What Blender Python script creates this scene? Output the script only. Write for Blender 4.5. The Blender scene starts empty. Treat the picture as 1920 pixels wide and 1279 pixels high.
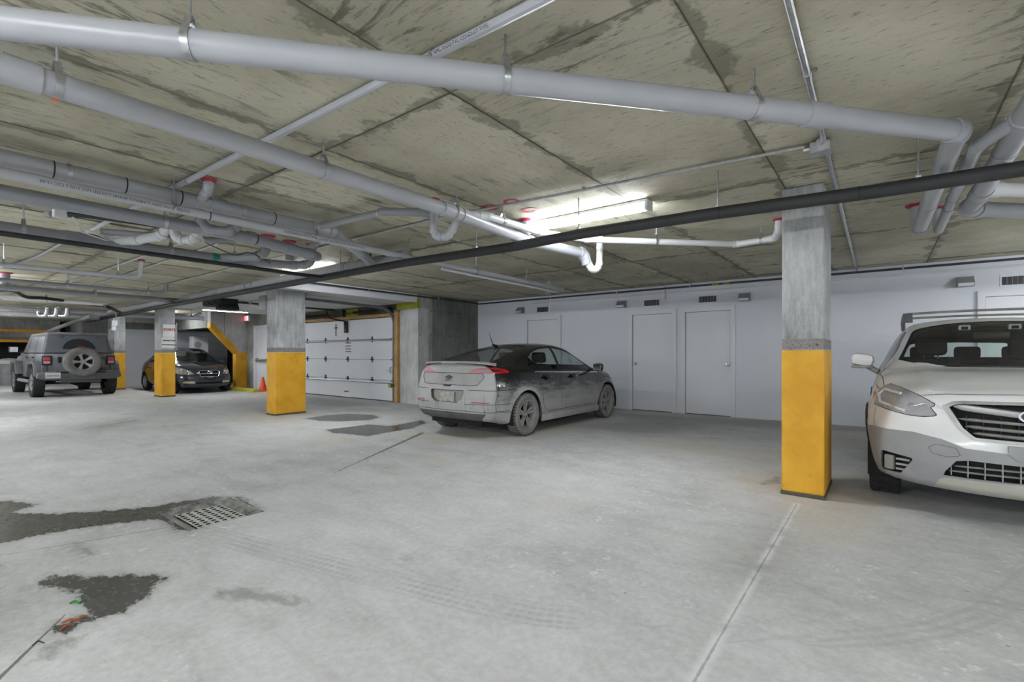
import bpy, bmesh, math, random
import numpy as np
from mathutils import Vector, Matrix
random.seed(7); np.random.seed(7)
scene = bpy.context.scene
COL = scene.collection
PI = math.pi

# ------------------------------------------------------------------ camera, world, exposure
FPX, UX, VY, CH, YAW = 907.0, 960.0, 664.0, 1.2, math.radians(37.5)
cam_d = bpy.data.cameras.new('camera'); cam = bpy.data.objects.new('camera', cam_d); COL.objects.link(cam)
cam_d.sensor_width = 36.0; cam_d.lens = FPX / 1920 * 36.0
cam_d.shift_y = (VY - 639.5) / 1920
cam_d.clip_start = 0.02
cam.location = (0, 0, CH); cam.rotation_euler = (PI / 2, 0, YAW)
scene.camera = cam
world = bpy.data.worlds.new('world'); scene.world = world
world.use_nodes = True
world.node_tree.nodes['Background'].inputs[0].default_value = (0.8, 0.85, 1, 1)
world.node_tree.nodes['Background'].inputs[1].default_value = 0.05
vs = scene.view_settings
scene.display_settings.display_device = 'sRGB'
vs.view_transform = 'Standard'; vs.look = 'None'; vs.gamma = 1.0; vs.use_curve_mapping = False
vs.exposure = 0.3
scene.cycles.diffuse_bounces = 3; scene.cycles.max_bounces = 8
scene.cycles.caustics_reflective = False; scene.cycles.caustics_refractive = False
TUBE = 55.0            # emission of a fluorescent tube

# ------------------------------------------------------------------ pixel -> place helpers
_f = Vector((-math.sin(YAW), math.cos(YAW), 0)); _r = Vector((math.cos(YAW), math.sin(YAW), 0)); _u = Vector((0, 0, 1))
CAM = Vector((0, 0, CH))
def ray(u, v): return _f + _r * ((u - UX) / FPX) + _u * ((VY - v) / FPX)
def at_z(u, v, z): d = ray(u, v); return CAM + d * ((z - CH) / d.z)
def at_y(u, v, y): d = ray(u, v); return CAM + d * (y / d.y)
def at_x(u, v, x): d = ray(u, v); return CAM + d * (x / d.x)
def proj_u(p): q = Vector(p) - CAM; return UX + FPX * q.dot(_r) / max(q.dot(_f), 1e-4)

# ------------------------------------------------------------------ mesh helpers
class MB:
    def __init__(s): s.v = []; s.f = []
    def add(s, v, f):
        o = len(s.v); s.v += [tuple(p) for p in v]; s.f += [tuple(i + o for i in q) for q in f]; return s
    def box(s, x0, x1, y0, y1, z0, z1):
        x0, x1 = min(x0, x1), max(x0, x1); y0, y1 = min(y0, y1), max(y0, y1); z0, z1 = min(z0, z1), max(z0, z1)
        return s.add([(x0,y0,z0),(x1,y0,z0),(x1,y1,z0),(x0,y1,z0),(x0,y0,z1),(x1,y0,z1),(x1,y1,z1),(x0,y1,z1)],
                     [(0,3,2,1),(4,5,6,7),(0,1,5,4),(1,2,6,5),(2,3,7,6),(3,0,4,7)])
    def bbox(s, c, size, rot=None, bev=0.0):
        """box at centre c; with bev the edges are chamfered"""
        hx, hy, hz = size[0]/2, size[1]/2, size[2]/2
        if bev <= 0:
            v = [(sx*hx, sy*hy, sz*hz) for sx in (-1,1) for sy in (-1,1) for sz in (-1,1)]
            f = [(0,1,3,2),(4,6,7,5),(0,4,5,1),(2,3,7,6),(0,2,6,4),(1,5,7,3)]
        else:
            b = min(bev, hx*.95, hy*.95, hz*.95)
            bm = bmesh.new(); bmesh.ops.create_cube(bm, size=1)
            for q in bm.verts: q.co = Vector((q.co.x*2*hx, q.co.y*2*hy, q.co.z*2*hz))
            bmesh.ops.bevel(bm, geom=list(bm.edges), offset=b, segments=2, affect='EDGES', profile=.5)
            bm.verts.index_update()
            v = [q.co.copy() for q in bm.verts]; f = [tuple(q.index for q in p.verts) for p in bm.faces]; bm.free()
        M = Matrix.Translation(Vector(c)) @ (rot.to_4x4() if rot is not None else Matrix())
        return s.add([M @ Vector(p) for p in v], f)
    def tube(s, path, r, n=12, cap=True, closed=False):
        path = [Vector(p) for p in path]
        rs = r if isinstance(r, (list, tuple)) else [r] * len(path)
        m = len(path); T = []
        for i in range(m):
            a = path[i-1] if i > 0 else (path[-1] if closed else path[i]); b = path[i+1] if i < m-1 else (path[0] if closed else path[i])
            t = (b - a)
            T.append(t.normalized() if t.length > 1e-9 else Vector((0,0,1)))
        up = Vector((0,0,1)) if abs(T[0].z) < .9 else Vector((1,0,0))
        N = (up - T[0]*up.dot(T[0])).normalized()
        v = []
        for i in range(m):
            N = (N - T[i]*N.dot(T[i]))
            N = N.normalized() if N.length > 1e-6 else T[i].orthogonal().normalized()
            B = T[i].cross(N)
            for k in range(n):
                a = 2*PI*k/n
                v.append(path[i] + (N*math.cos(a) + B*math.sin(a))*rs[i])
        f = []
        for i in range(m if closed else m-1):
            j = (i+1) % m
            for k in range(n):
                f.append((i*n+k, i*n+(k+1)%n, j*n+(k+1)%n, j*n+k))
        if cap and not closed:
            f.append(tuple(range(n-1,-1,-1))); f.append(tuple((m-1)*n+k for k in range(n)))
        return s.add(v, f)
    def lathe(s, prof, n=24, M=None):
        """profile of (r, h) turned about local Z, moved by matrix M"""
        M = M or Matrix(); v = []; f = []; m = len(prof)
        for k in range(n):
            a = 2*PI*k/n
            for r, h in prof: v.append(M @ Vector((r*math.cos(a), r*math.sin(a), h)))
        for k in range(n):
            j = (k+1) % n
            for i in range(m-1): f.append((k*m+i, j*m+i, j*m+i+1, k*m+i+1))
        return s.add(v, f)
    def prism(s, poly, t0, t1, fn):
        """polygon of 2-D points extruded from t0 to t1; fn(a,b,t) -> 3-D"""
        n = len(poly)
        v = [fn(a,b,t0) for a,b in poly] + [fn(a,b,t1) for a,b in poly]
        f = [tuple(range(n-1,-1,-1)), tuple(range(n,2*n))] + [(i,(i+1)%n,n+(i+1)%n,n+i) for i in range(n)]
        return s.add(v, f)

def fix_normals(me):
    bm = bmesh.new(); bm.from_mesh(me); bmesh.ops.recalc_face_normals(bm, faces=bm.faces); bm.to_mesh(me); bm.free()
def make(name, mb, mat, parent=None, smooth=False, angle=35, recalc=True, data=None):
    if data is None:
        me = bpy.data.meshes.new(name); me.from_pydata([tuple(p) for p in mb.v], [], mb.f); me.update()
        if recalc: fix_normals(me)
        if mat is not None: me.materials.append(mat)
        if smooth:
            me.polygons.foreach_set('use_smooth', [True]*len(me.polygons))
            if angle < 180:
                try: me.set_sharp_from_angle(angle=math.radians(angle))
                except Exception: pass
    else: me = data
    o = bpy.data.objects.new(name, me); COL.objects.link(o)
    if parent is not None: o.parent = parent
    return o
def thing(name, label, cat, loc=(0,0,0), rz=0.0, group=None):
    o = bpy.data.objects.new(name, None); COL.objects.link(o); o.empty_display_size = .1
    o.location = loc; o.rotation_euler = (0,0,rz)
    return tag(o, label, cat, group)
def tag(o, label, cat, group=None, kind=None):
    if label: o['label'] = label
    if cat: o['category'] = cat
    if group: o['group'] = group
    if kind: o['kind'] = kind
    return o
def struct(o, label=None):
    o['kind'] = 'structure'
    if label: o['label'] = label
    return o
def local(o, mb):
    """shift mesh points given in world coordinates into the frame of an (unrotated) empty"""
    l = o.location
    mb.v = [(p[0]-l[0], p[1]-l[1], p[2]-l[2]) for p in mb.v]; return mb

def text_mesh(txt, size, depth=0.001, align='CENTER', bold=0.0):
    cu = bpy.data.curves.new('lettering', 'FONT'); cu.body = txt; cu.size = size; cu.extrude = depth
    cu.align_x = align; cu.align_y = 'CENTER'; cu.resolution_u = 2; cu.offset = bold
    ob = bpy.data.objects.new('lettering', cu); COL.objects.link(ob)
    dg = bpy.context.evaluated_depsgraph_get(); dg.update()
    me = bpy.data.meshes.new_from_object(ob.evaluated_get(dg))
    bpy.data.objects.remove(ob); bpy.data.curves.remove(cu)
    return me
def lettering(txt, size, mat, parent, M, depth=0.001, name='lettering', bold=0.0, fn=None):
    me = text_mesh(txt, size, depth, bold=bold)
    me.materials.clear(); me.materials.append(mat)
    for v in me.vertices: v.co = M @ (fn(v.co) if fn else v.co)
    me.update()
    o = bpy.data.objects.new(name, me); COL.objects.link(o); o.parent = parent
    return o

# ------------------------------------------------------------------ material helpers
def srgb(r, g, b):
    f = lambda c: (c/255/12.92 if c/255 <= .04045 else ((c/255+.055)/1.055)**2.4)
    return (f(r), f(g), f(b), 1)
class G:
    def __init__(s, name):
        s.m = bpy.data.materials.new(name); s.m.use_nodes = True; s.nt = s.m.node_tree
        s.b = s.nt.nodes['Principled BSDF']; s.out = s.nt.nodes['Material Output']
    def N(s, t, **kw):
        n = s.nt.nodes.new(t)
        for k, v in kw.items(): setattr(n, k, v)
        return n
    def set(s, sock, v):
        if isinstance(v, bpy.types.NodeSocket): s.nt.links.new(v, sock)
        elif v is not None: sock.default_value = v
    def pos(s):
        if not hasattr(s, '_p'): s._p = s.N('ShaderNodeNewGeometry').outputs['Position']
        return s._p
    def obj(s):
        if not hasattr(s, '_o'): s._o = s.N('ShaderNodeTexCoord').outputs['Object']
        return s._o
    def xyz(s, vec):
        n = s.N('ShaderNodeSeparateXYZ'); s.set(n.inputs[0], vec); return n.outputs
    def comb(s, x, y, z):
        n = s.N('ShaderNodeCombineXYZ'); s.set(n.inputs[0], x); s.set(n.inputs[1], y); s.set(n.inputs[2], z); return n.outputs[0]
    def scale(s, vec, sc, loc=(0,0,0), rot=(0,0,0)):
        n = s.N('ShaderNodeMapping'); s.set(n.inputs['Vector'], vec)
        n.inputs['Scale'].default_value = sc if isinstance(sc, tuple) else (sc,sc,sc)
        n.inputs['Location'].default_value = loc; n.inputs['Rotation'].default_value = rot
        return n.outputs[0]
    def noise(s, vec, scale=5, detail=4, rough=.55, dist=0.0):
        n = s.N('ShaderNodeTexNoise', noise_dimensions=getattr(s, 'dim', '3D')); s.set(n.inputs['Vector'], vec); detail = min(detail, getattr(s, 'dmax', 4))
        n.inputs['Scale'].default_value = scale; n.inputs['Detail'].default_value = detail
        n.inputs['Roughness'].default_value = rough; n.inputs['Distortion'].default_value = dist
        return n.outputs[0]
    def vor(s, vec, scale=5, feature='F1'):
        n = s.N('ShaderNodeTexVoronoi', feature=feature); s.set(n.inputs['Vector'], vec); n.inputs['Scale'].default_value = scale
        return n.outputs[0]
    def wave(s, vec, scale=5, dist=0, direction='X'):
        n = s.N('ShaderNodeTexWave', bands_direction=direction); s.set(n.inputs['Vector'], vec); n.inputs['Scale'].default_value = scale
        n.inputs['Distortion'].default_value = dist; return n.outputs[1]
    def math(s, op, a, b=None, c=None, clamp=False):
        n = s.N('ShaderNodeMath', operation=op); n.use_clamp = clamp
        s.set(n.inputs[0], a)
        if b is not None: s.set(n.inputs[1], b)
        if c is not None: s.set(n.inputs[2], c)
        return n.outputs[0]
    def sstep(s, x, e0, e1, lo=0.0, hi=1.0):
        n = s.N('ShaderNodeMapRange', interpolation_type='SMOOTHSTEP'); s.set(n.inputs[0], x)
        if e0 <= e1: a = (e0, e1, lo, hi)
        else: a = (e1, e0, hi, lo)
        for i in range(4): n.inputs[1+i].default_value = a[i]
        return n.outputs[0]
    def mix(s, fac, a, b, blend='MIX'):
        n = s.N('ShaderNodeMix', data_type='RGBA', blend_type=blend)
        s.set(n.inputs[0], fac); s.set(n.inputs[6], a); s.set(n.inputs[7], b); return n.outputs[2]
    def ramp(s, fac, stops):
        n = s.N('ShaderNodeValToRGB'); s.set(n.inputs[0], fac); e = n.color_ramp.elements
        while len(e) < len(stops): e.new(.5)
        for i, (p, c) in enumerate(stops): e[i].position = p; e[i].color = c if len(c) == 4 else (*c, 1)
        return n.outputs[0]
    def attr(s, name):
        n = s.N('ShaderNodeAttribute', attribute_name=name); return n.outputs['Fac']
    def bump(s, h, strength=.3, dist=.01):
        n = s.N('ShaderNodeBump'); s.set(n.inputs['Height'], h); n.inputs['Strength'].default_value = strength; n.inputs['Distance'].default_value = dist
        s.set(s.b.inputs['Normal'], n.outputs[0]); return n.outputs[0]
    def pbr(s, color=None, rough=None, metal=None, spec=None, coat=None):
        for k, v in (('Base Color', color), ('Roughness', rough), ('Metallic', metal), ('Specular IOR Level', spec), ('Coat Weight', coat)):
            if v is not None: s.set(s.b.inputs[k], v)
        return s.m
def grey(v): return (v, v, v, 1)
def simple(name, col, rough=.5, metal=0.0, vary=.12, scale=6, bump=0.0, bscale=60, spec=None, coat=None, world=True):
    g = G(name); p = g.pos() if world else g.obj()
    n = g.noise(p, scale, 2, .6)
    c2 = tuple(max(0, x*(1-vary)) for x in col[:3]) + (1,); c1 = tuple(min(1, x*(1+vary)) for x in col[:3]) + (1,)
    g.pbr(g.ramp(n, [(.3, c2), (.7, c1)]), g.math('ADD', rough-.06, g.math('MULTIPLY', n, .12)), metal, spec, coat)
    if bump: g.bump(g.noise(p, bscale, 2), bump, .004)
    return g.m
def emit(name, col, strength):
    g = G(name); g.pbr(grey(.8), .4)
    g.set(g.b.inputs['Emission Color'], col); g.b.inputs['Emission Strength'].default_value = strength
    n = g.noise(g.obj(), 3, 1); g.set(g.b.inputs['Roughness'], g.math('MULTIPLY_ADD', n, .05, .35))
    return g.m

# ------------------------------------------------------------------ materials
M = {}
M['galv'] = simple('galvanised_steel', srgb(190,192,196), .35, .9, .15, 25)
M['steel_dark'] = simple('dark_steel', srgb(70,72,76), .45, .6, .2, 20)
M['pvc_grey'] = simple('grey_pvc', srgb(176,178,184), .34, 0, .05, 3, spec=.5)
M['pvc_mid'] = simple('mid_grey_pvc', srgb(150,152,157), .38, 0, .06, 3)
M['pvc_white'] = simple('white_pvc', srgb(222,223,226), .32, 0, .04, 3)
M['rubber_black'] = simple('black_pipe_insulation', srgb(46,46,48), .62, 0, .15, 10, bump=.1, bscale=90)
M['black'] = simple('black_plastic', srgb(24,24,26), .5, 0, .2, 12)
M['gap_dark'] = simple('hole_shade_black', srgb(26,26,25), .9, 0, .2, 3)
M['dark'] = simple('dark_void_shade', srgb(40,40,42), .8, 0, .2, 3)  # colour carries the shade of dark spaces, holes and joints
M['red_seal'] = simple('red_firestop_sealant', srgb(178,42,74), .6, 0, .3, 30, bump=.4, bscale=40)
M['teal'] = simple('teal_marker_paint', srgb(40,150,140), .6)
M['orange_tape'] = simple('orange_marker_paint', srgb(235,95,40), .6)
M['print'] = simple('black_pipe_print', srgb(60,60,64), .7)
M['white_paint'] = simple('white_door_paint', srgb(226,228,233), .42, 0, .02, 2)
M['wood'] = simple('pale_lumber', srgb(178,138,86), .7, 0, .2, 4, bump=.2)
M['foam'] = simple('yellow_green_foam', srgb(150,150,52), .8, 0, .2, 8, bump=.6, bscale=14)
M['drywall'] = simple('soffit_paint', srgb(205,206,206), .8, 0, .04, 2)
M['wire_white'] = simple('white_cable', srgb(220,220,220), .5)
M['wire_black'] = simple('black_cable', srgb(30,30,32), .5)
M['plastic_grey'] = simple('grey_plastic', srgb(150,152,154), .5)
M['tube_fill'] = emit('fill_fluorescent_tube', (.93, .97, 1.0, 1), TUBE*3)  # only on the added unseen lamps
M['tube'] = emit('fluorescent_diffuser', (.93, .97, 1.0, 1), TUBE*1.15)
M['paper'] = simple('white_sign_board', srgb(225,225,222), .6, 0, .03)
M['red_ink'] = simple('red_ink', srgb(165,35,45), .6)
M['black_ink'] = simple('black_ink', srgb(60,60,62), .6)

def m_conc(name, lo, hi, streak=(3,3,.5), holes=False):
    g = G(name); p = g.pos()
    a = g.noise(p, 1.3, 6, .6); b = g.noise(g.scale(p, streak), 5, 6, .7); c = g.noise(p, 45, 3, .6)
    t = g.math('ADD', g.math('MULTIPLY', a, .55), g.math('ADD', g.math('MULTIPLY', b, .35), g.math('MULTIPLY', c, .12)))
    col = g.ramp(t, [(.36, lo), (.5, tuple((x+y)/2 for x, y in zip(lo, hi))), (.64, hi)])
    speck = g.sstep(g.noise(g.scale(p, (9,9,4)), 4.5, 4, .75), .66, .74, 1, .72)
    col = g.mix(1.0, col, g.comb(speck, speck, speck), 'MULTIPLY')
    g.pbr(col, .85, spec=.25)
    g.bump(c, .3, .006)
    return g.m
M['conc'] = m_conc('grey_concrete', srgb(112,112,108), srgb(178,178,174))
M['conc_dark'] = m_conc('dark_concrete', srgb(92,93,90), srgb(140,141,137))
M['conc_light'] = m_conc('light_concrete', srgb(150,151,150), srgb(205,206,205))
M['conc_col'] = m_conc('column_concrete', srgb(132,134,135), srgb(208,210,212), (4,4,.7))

def m_yellow():
    g = G('yellow_safety_paint'); p = g.pos()
    n = g.noise(p, 3, 5, .6); s = g.noise(g.scale(p, (3,3,1)), 12, 5, .7)
    z = g.xyz(p)[2]
    col = g.mix(g.sstep(n, .3, .7), srgb(214,156,40), srgb(232,178,58))
    wear = g.math('MULTIPLY', g.sstep(s, .6, .72), g.sstep(z, .35, .0))
    col = g.mix(g.math('MULTIPLY', wear, .7), col, srgb(120,110,80))
    g.pbr(col, .55, spec=.35); g.bump(s, .3, .004)
    return g.m
M['yellow'] = m_yellow()
M['orange_beam'] = simple('orange_beam_paint', srgb(235,160,40), .55, 0, .08, 4)

def m_stained():
    g = G('stained_concrete_band'); p = g.pos(); n = g.noise(g.scale(p, (5,5,8)), 5, 4, .7)
    g.pbr(g.ramp(n, [(.42, srgb(126,122,120)), (.55, srgb(150,148,147)), (.62, srgb(112,76,76)), (.7, srgb(86,70,70))]), .8); return g.m
M['stained'] = m_stained()
def m_wall():
    g = G('white_wall_paint'); p = g.pos(); n = g.noise(p, .8, 4, .5)
    g.pbr(g.mix(n, srgb(222,225,234), srgb(231,234,242)), .75, spec=.25); g.bump(g.noise(p, 200, 2), .05, .002)
    return g.m
M['wall'] = m_wall()

def m_ceiling():
    g = G('formed_concrete_ceiling'); g.dim = '2D'; g.dmax = 5; p = g.pos(); X = g.xyz(p)
    # board cell number, so that every formwork panel has its own tone
    cx = g.math('FLOOR', g.math('DIVIDE', g.math('ADD', X[0], .665), 1.2)); cy = g.math('FLOOR', g.math('DIVIDE', g.math('SUBTRACT', X[1], 1.88), 2.56))
    wn = g.N('ShaderNodeTexWhiteNoise', noise_dimensions='3D'); g.set(wn.inputs['Vector'], g.comb(cx, cy, 0.0)); cell = wn.outputs[0]
    off = g.comb(g.math('MULTIPLY', cell, 13.0), g.math('MULTIPLY', cell, 7.0), 0.0)
    q = g.N('ShaderNodeVectorMath', operation='ADD'); g.set(q.inputs[0], p); g.set(q.inputs[1], off); q = q.outputs[0]
    big = g.noise(q, .9, 5, .6); mid = g.noise(q, 3.2, 4, .68)
    base = g.mix(g.sstep(big, .3, .7), srgb(180,175,153), srgb(207,202,182))
    base = g.mix(g.math('MULTIPLY', g.sstep(big, .42, .3), .5), base, srgb(192,191,183))
    tone = g.math('MULTIPLY_ADD', cell, .22, .88)
    base = g.mix(1.0, base, g.comb(tone, tone, tone), 'MULTIPLY')
    # dark mould / bleed streaks running along Y, the long way of the panels
    sel = g.math('GREATER_THAN', X[0], -1.865); Q = g.xyz(q)
    def strk(a, b): return g.comb(g.math('MULTIPLY', Q[0], g.math('MULTIPLY_ADD', sel, b-a, a)), g.math('MULTIPLY', Q[1], g.math('MULTIPLY_ADD', sel, a-b, b)), 0.0)
    st = g.noise(strk(6.0, 1.1), 2.0, 8, .75, .4)
    amt = g.sstep(g.noise(q, .55, 3), .38, .62)
    streak = g.math('MULTIPLY', g.sstep(st, .53, .66), amt)
    base = g.mix(g.math('MULTIPLY', streak, .75), base, srgb(92,90,78))
    fine = g.math('MULTIPLY', g.sstep(g.noise(strk(17.0, 4.0), 2.6, 6, .8), .57, .68), .6)
    base = g.mix(fine, base, srgb(100,98,88))
    # dirt that gathered along the joints
    jx = g.math('ABSOLUTE', g.math('SUBTRACT', g.math('FRACT', g.math('DIVIDE', g.math('ADD', X[0], .665), 1.2)), .5))
    jd = g.math('MULTIPLY', g.math('SUBTRACT', .5, jx), 1.2)
    jy = g.math('ABSOLUTE', g.math('SUBTRACT', g.math('FRACT', g.math('DIVIDE', g.math('SUBTRACT', X[1], 1.88), 2.56)), .5))
    jd2 = g.math('MULTIPLY', g.math('SUBTRACT', .5, jy), 2.56)
    jm = g.math('MINIMUM', jd, jd2)
    wob = mid
    jn = g.sstep(g.math('SUBTRACT', jm, g.math('MULTIPLY', g.math('SUBTRACT', wob, .46), .45)), .05, .0)
    base = g.mix(g.math('MULTIPLY', jn, .5), base, srgb(84,82,70))
    thin = g.sstep(jm, .012, .003)
    base = g.mix(g.math('MULTIPLY', thin, .55), base, srgb(70,68,58))
    base = g.mix(g.math('MULTIPLY', g.sstep(mid, .68, .76), .25), base, srgb(176,140,96))
    g.pbr(base, .82, spec=.3)
    return g.m
M['ceiling'] = m_ceiling()

# ------------------------------------------------------------------ floor: stains and soft dark areas are stored as distances on its vertices
def px_poly(pts): return np.array([tuple(at_z(u, v, 0))[:2] for u, v in pts])
def sdf_poly(P, poly):
    """signed distance (negative inside) of points P (n,2) to a polygon"""
    poly = np.asarray(poly, float); n = len(poly); d = np.full(len(P), 1e9); inside = np.zeros(len(P), bool)
    for i in range(n):
        a = poly[i]; b = poly[(i+1) % n]; e = b-a; w = P-a
        t = np.clip((w@e)/max(e@e, 1e-12), 0, 1); q = w - t[:,None]*e
        d = np.minimum(d, (q**2).sum(1))
        c = ((a[1] > P[:,1]) != (b[1] > P[:,1])) & (P[:,0] < (b[0]-a[0])*(P[:,1]-a[1])/((b[1]-a[1]) if abs(b[1]-a[1]) > 1e-12 else 1e-12) + a[0])
        inside ^= c
    d = np.sqrt(d); d[inside] *= -1; return d
def line_st(P, pts):
    """(along, across) of points relative to a polyline"""
    pts = np.asarray(pts, float); best = np.full(len(P), 1e9); S = np.zeros(len(P)); T = np.full(len(P), 9.0); acc = 0
    for a, b in zip(pts[:-1], pts[1:]):
        e = b-a; L = math.hypot(*e); w = P-a; t = np.clip((w@e)/(L*L), 0, 1); q = w-t[:,None]*e; d = np.hypot(q[:,0], q[:,1])
        sgn = np.sign(e[0]*w[:,1]-e[1]*w[:,0]); m = d < best
        best[m] = d[m]; S[m] = acc+t[m]*L; T[m] = (sgn*d)[m]; acc += L
    return S, T
DR = (-4.40, -3.74, 1.27, 1.78)      # the sunken floor drain
def build_floor():
    xs = sorted(set(np.round(np.concatenate([np.arange(-30, -9, .3), np.arange(-9, 3, .07), np.arange(3, 7.01, .4), [DR[0], DR[1]]]), 4)))
    ys = sorted(set(np.round(np.concatenate([np.arange(-7, -.5, .5), np.arange(-.5, 10, .07), [10.0, DR[2], DR[3]]]), 4)))
    nx, ny = len(xs), len(ys)
    V = [(x, y, 0.0) for y in ys for x in xs]; Fc = []
    for j in range(ny-1):
        for i in range(nx-1):
            if xs[i] >= DR[0]-1e-6 and xs[i+1] <= DR[1]+1e-6 and ys[j] >= DR[2]-1e-6 and ys[j+1] <= DR[3]+1e-6: continue
            Fc.append((j*nx+i, j*nx+i+1, (j+1)*nx+i+1, (j+1)*nx+i))
    mb = MB(); mb.v = V; mb.f = Fc
    o = make('floor', mb, None, recalc=False)
    P = np.array(V)[:,:2]
    wet = np.full(len(P), 9.0)
    for pts in WET: wet = np.minimum(wet, sdf_poly(P, px_poly(pts)))
    dry = np.full(len(P), 9.0)
    for pts in STAIN: dry = np.minimum(dry, sdf_poly(P, px_poly(pts)))
    soft = np.full(len(P), 9.0)
    for pts in SOFT: soft = np.minimum(soft, sdf_poly(P, px_poly(pts)))
    S, T = line_st(P, px_poly(TRACK))
    S2, T2 = line_st(P, px_poly(TRACK2))
    for nm, a in (('wet', wet), ('stain', dry), ('soft', soft), ('track_s', S), ('track_t', T), ('track2_t', T2)):
        at = o.data.attributes.new(nm, 'FLOAT', 'POINT'); at.data.foreach_set('value', np.clip(a, -9, 99).astype(np.float32))
    o.data.materials.append(m_floor())
    return struct(o)
WET = [[(-40,938),(20,940),(70,946),(20,962),(100,964),(200,958),(292,950),(340,940),(400,931),(450,932),(490,955),(470,958),(430,940),(380,940),(330,952),(318,962),(345,982),(372,992),(356,997),(330,990),(305,972),(250,978),(180,986),(90,1000),(0,1020),(-60,1030)],
       [(70,1098),(92,1078),(160,1082),(240,1078),(318,1080),(292,1098),(270,1122),(236,1146),(196,1158),(156,1168),(120,1188),(92,1196),(100,1176),(140,1160),(168,1150),(158,1124),(146,1106),(110,1104)],
       [(572,785),(610,779),(650,776),(700,778),(712,783),(690,788),(640,790),(600,789)],
       [(610,806),(660,800),(690,796),(735,799),(790,788),(800,793),(770,804),(720,812),(690,818),(655,814),(625,812)]]
STAIN = [[(398,1110),(420,1100),(470,1102),(520,1112),(582,1130),(560,1138),(500,1132),(440,1128),(405,1118)],
         [(1420,906),(1470,890),(1470,906),(1430,910)], [(100,1208),(165,1180),(140,1215),(60,1252),(30,1246)],
         [(752,1048),(764,1046),(772,1050),(762,1054)], [(-30,1060),(14,1058),(12,1066),(-30,1072)],
         [(115,1018),(150,1016),(190,1040),(160,1044),(140,1036)]]
SOFT = [[(575,744),(640,751),(720,760),(640,763),(575,757)], [(20,735),(140,742),(90,752),(-10,750)], [(1090,800),(1180,790),(1330,780),(1300,806),(1200,815)], [(1380,1070),(1400,1030),(1440,1000),(1470,1010),(1450,1050),(1420,1090)], [(150,800),(230,786),(260,790),(190,806)], [(1150,775),(1700,800),(1640,812),(1200,790)], [(0,1100),(60,1130),(40,1180),(-30,1190)]]  # areas darkened with a soft edge
TRACK = [(330,985),(420,1008),(520,1035),(640,1066),(780,1100),(900,1130),(1010,1152),(1080,1158)]
TRACK2 = [(1530,1200),(1640,1195),(1760,1180),(1850,1150),(1900,1110),(1960,1060)]
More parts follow.
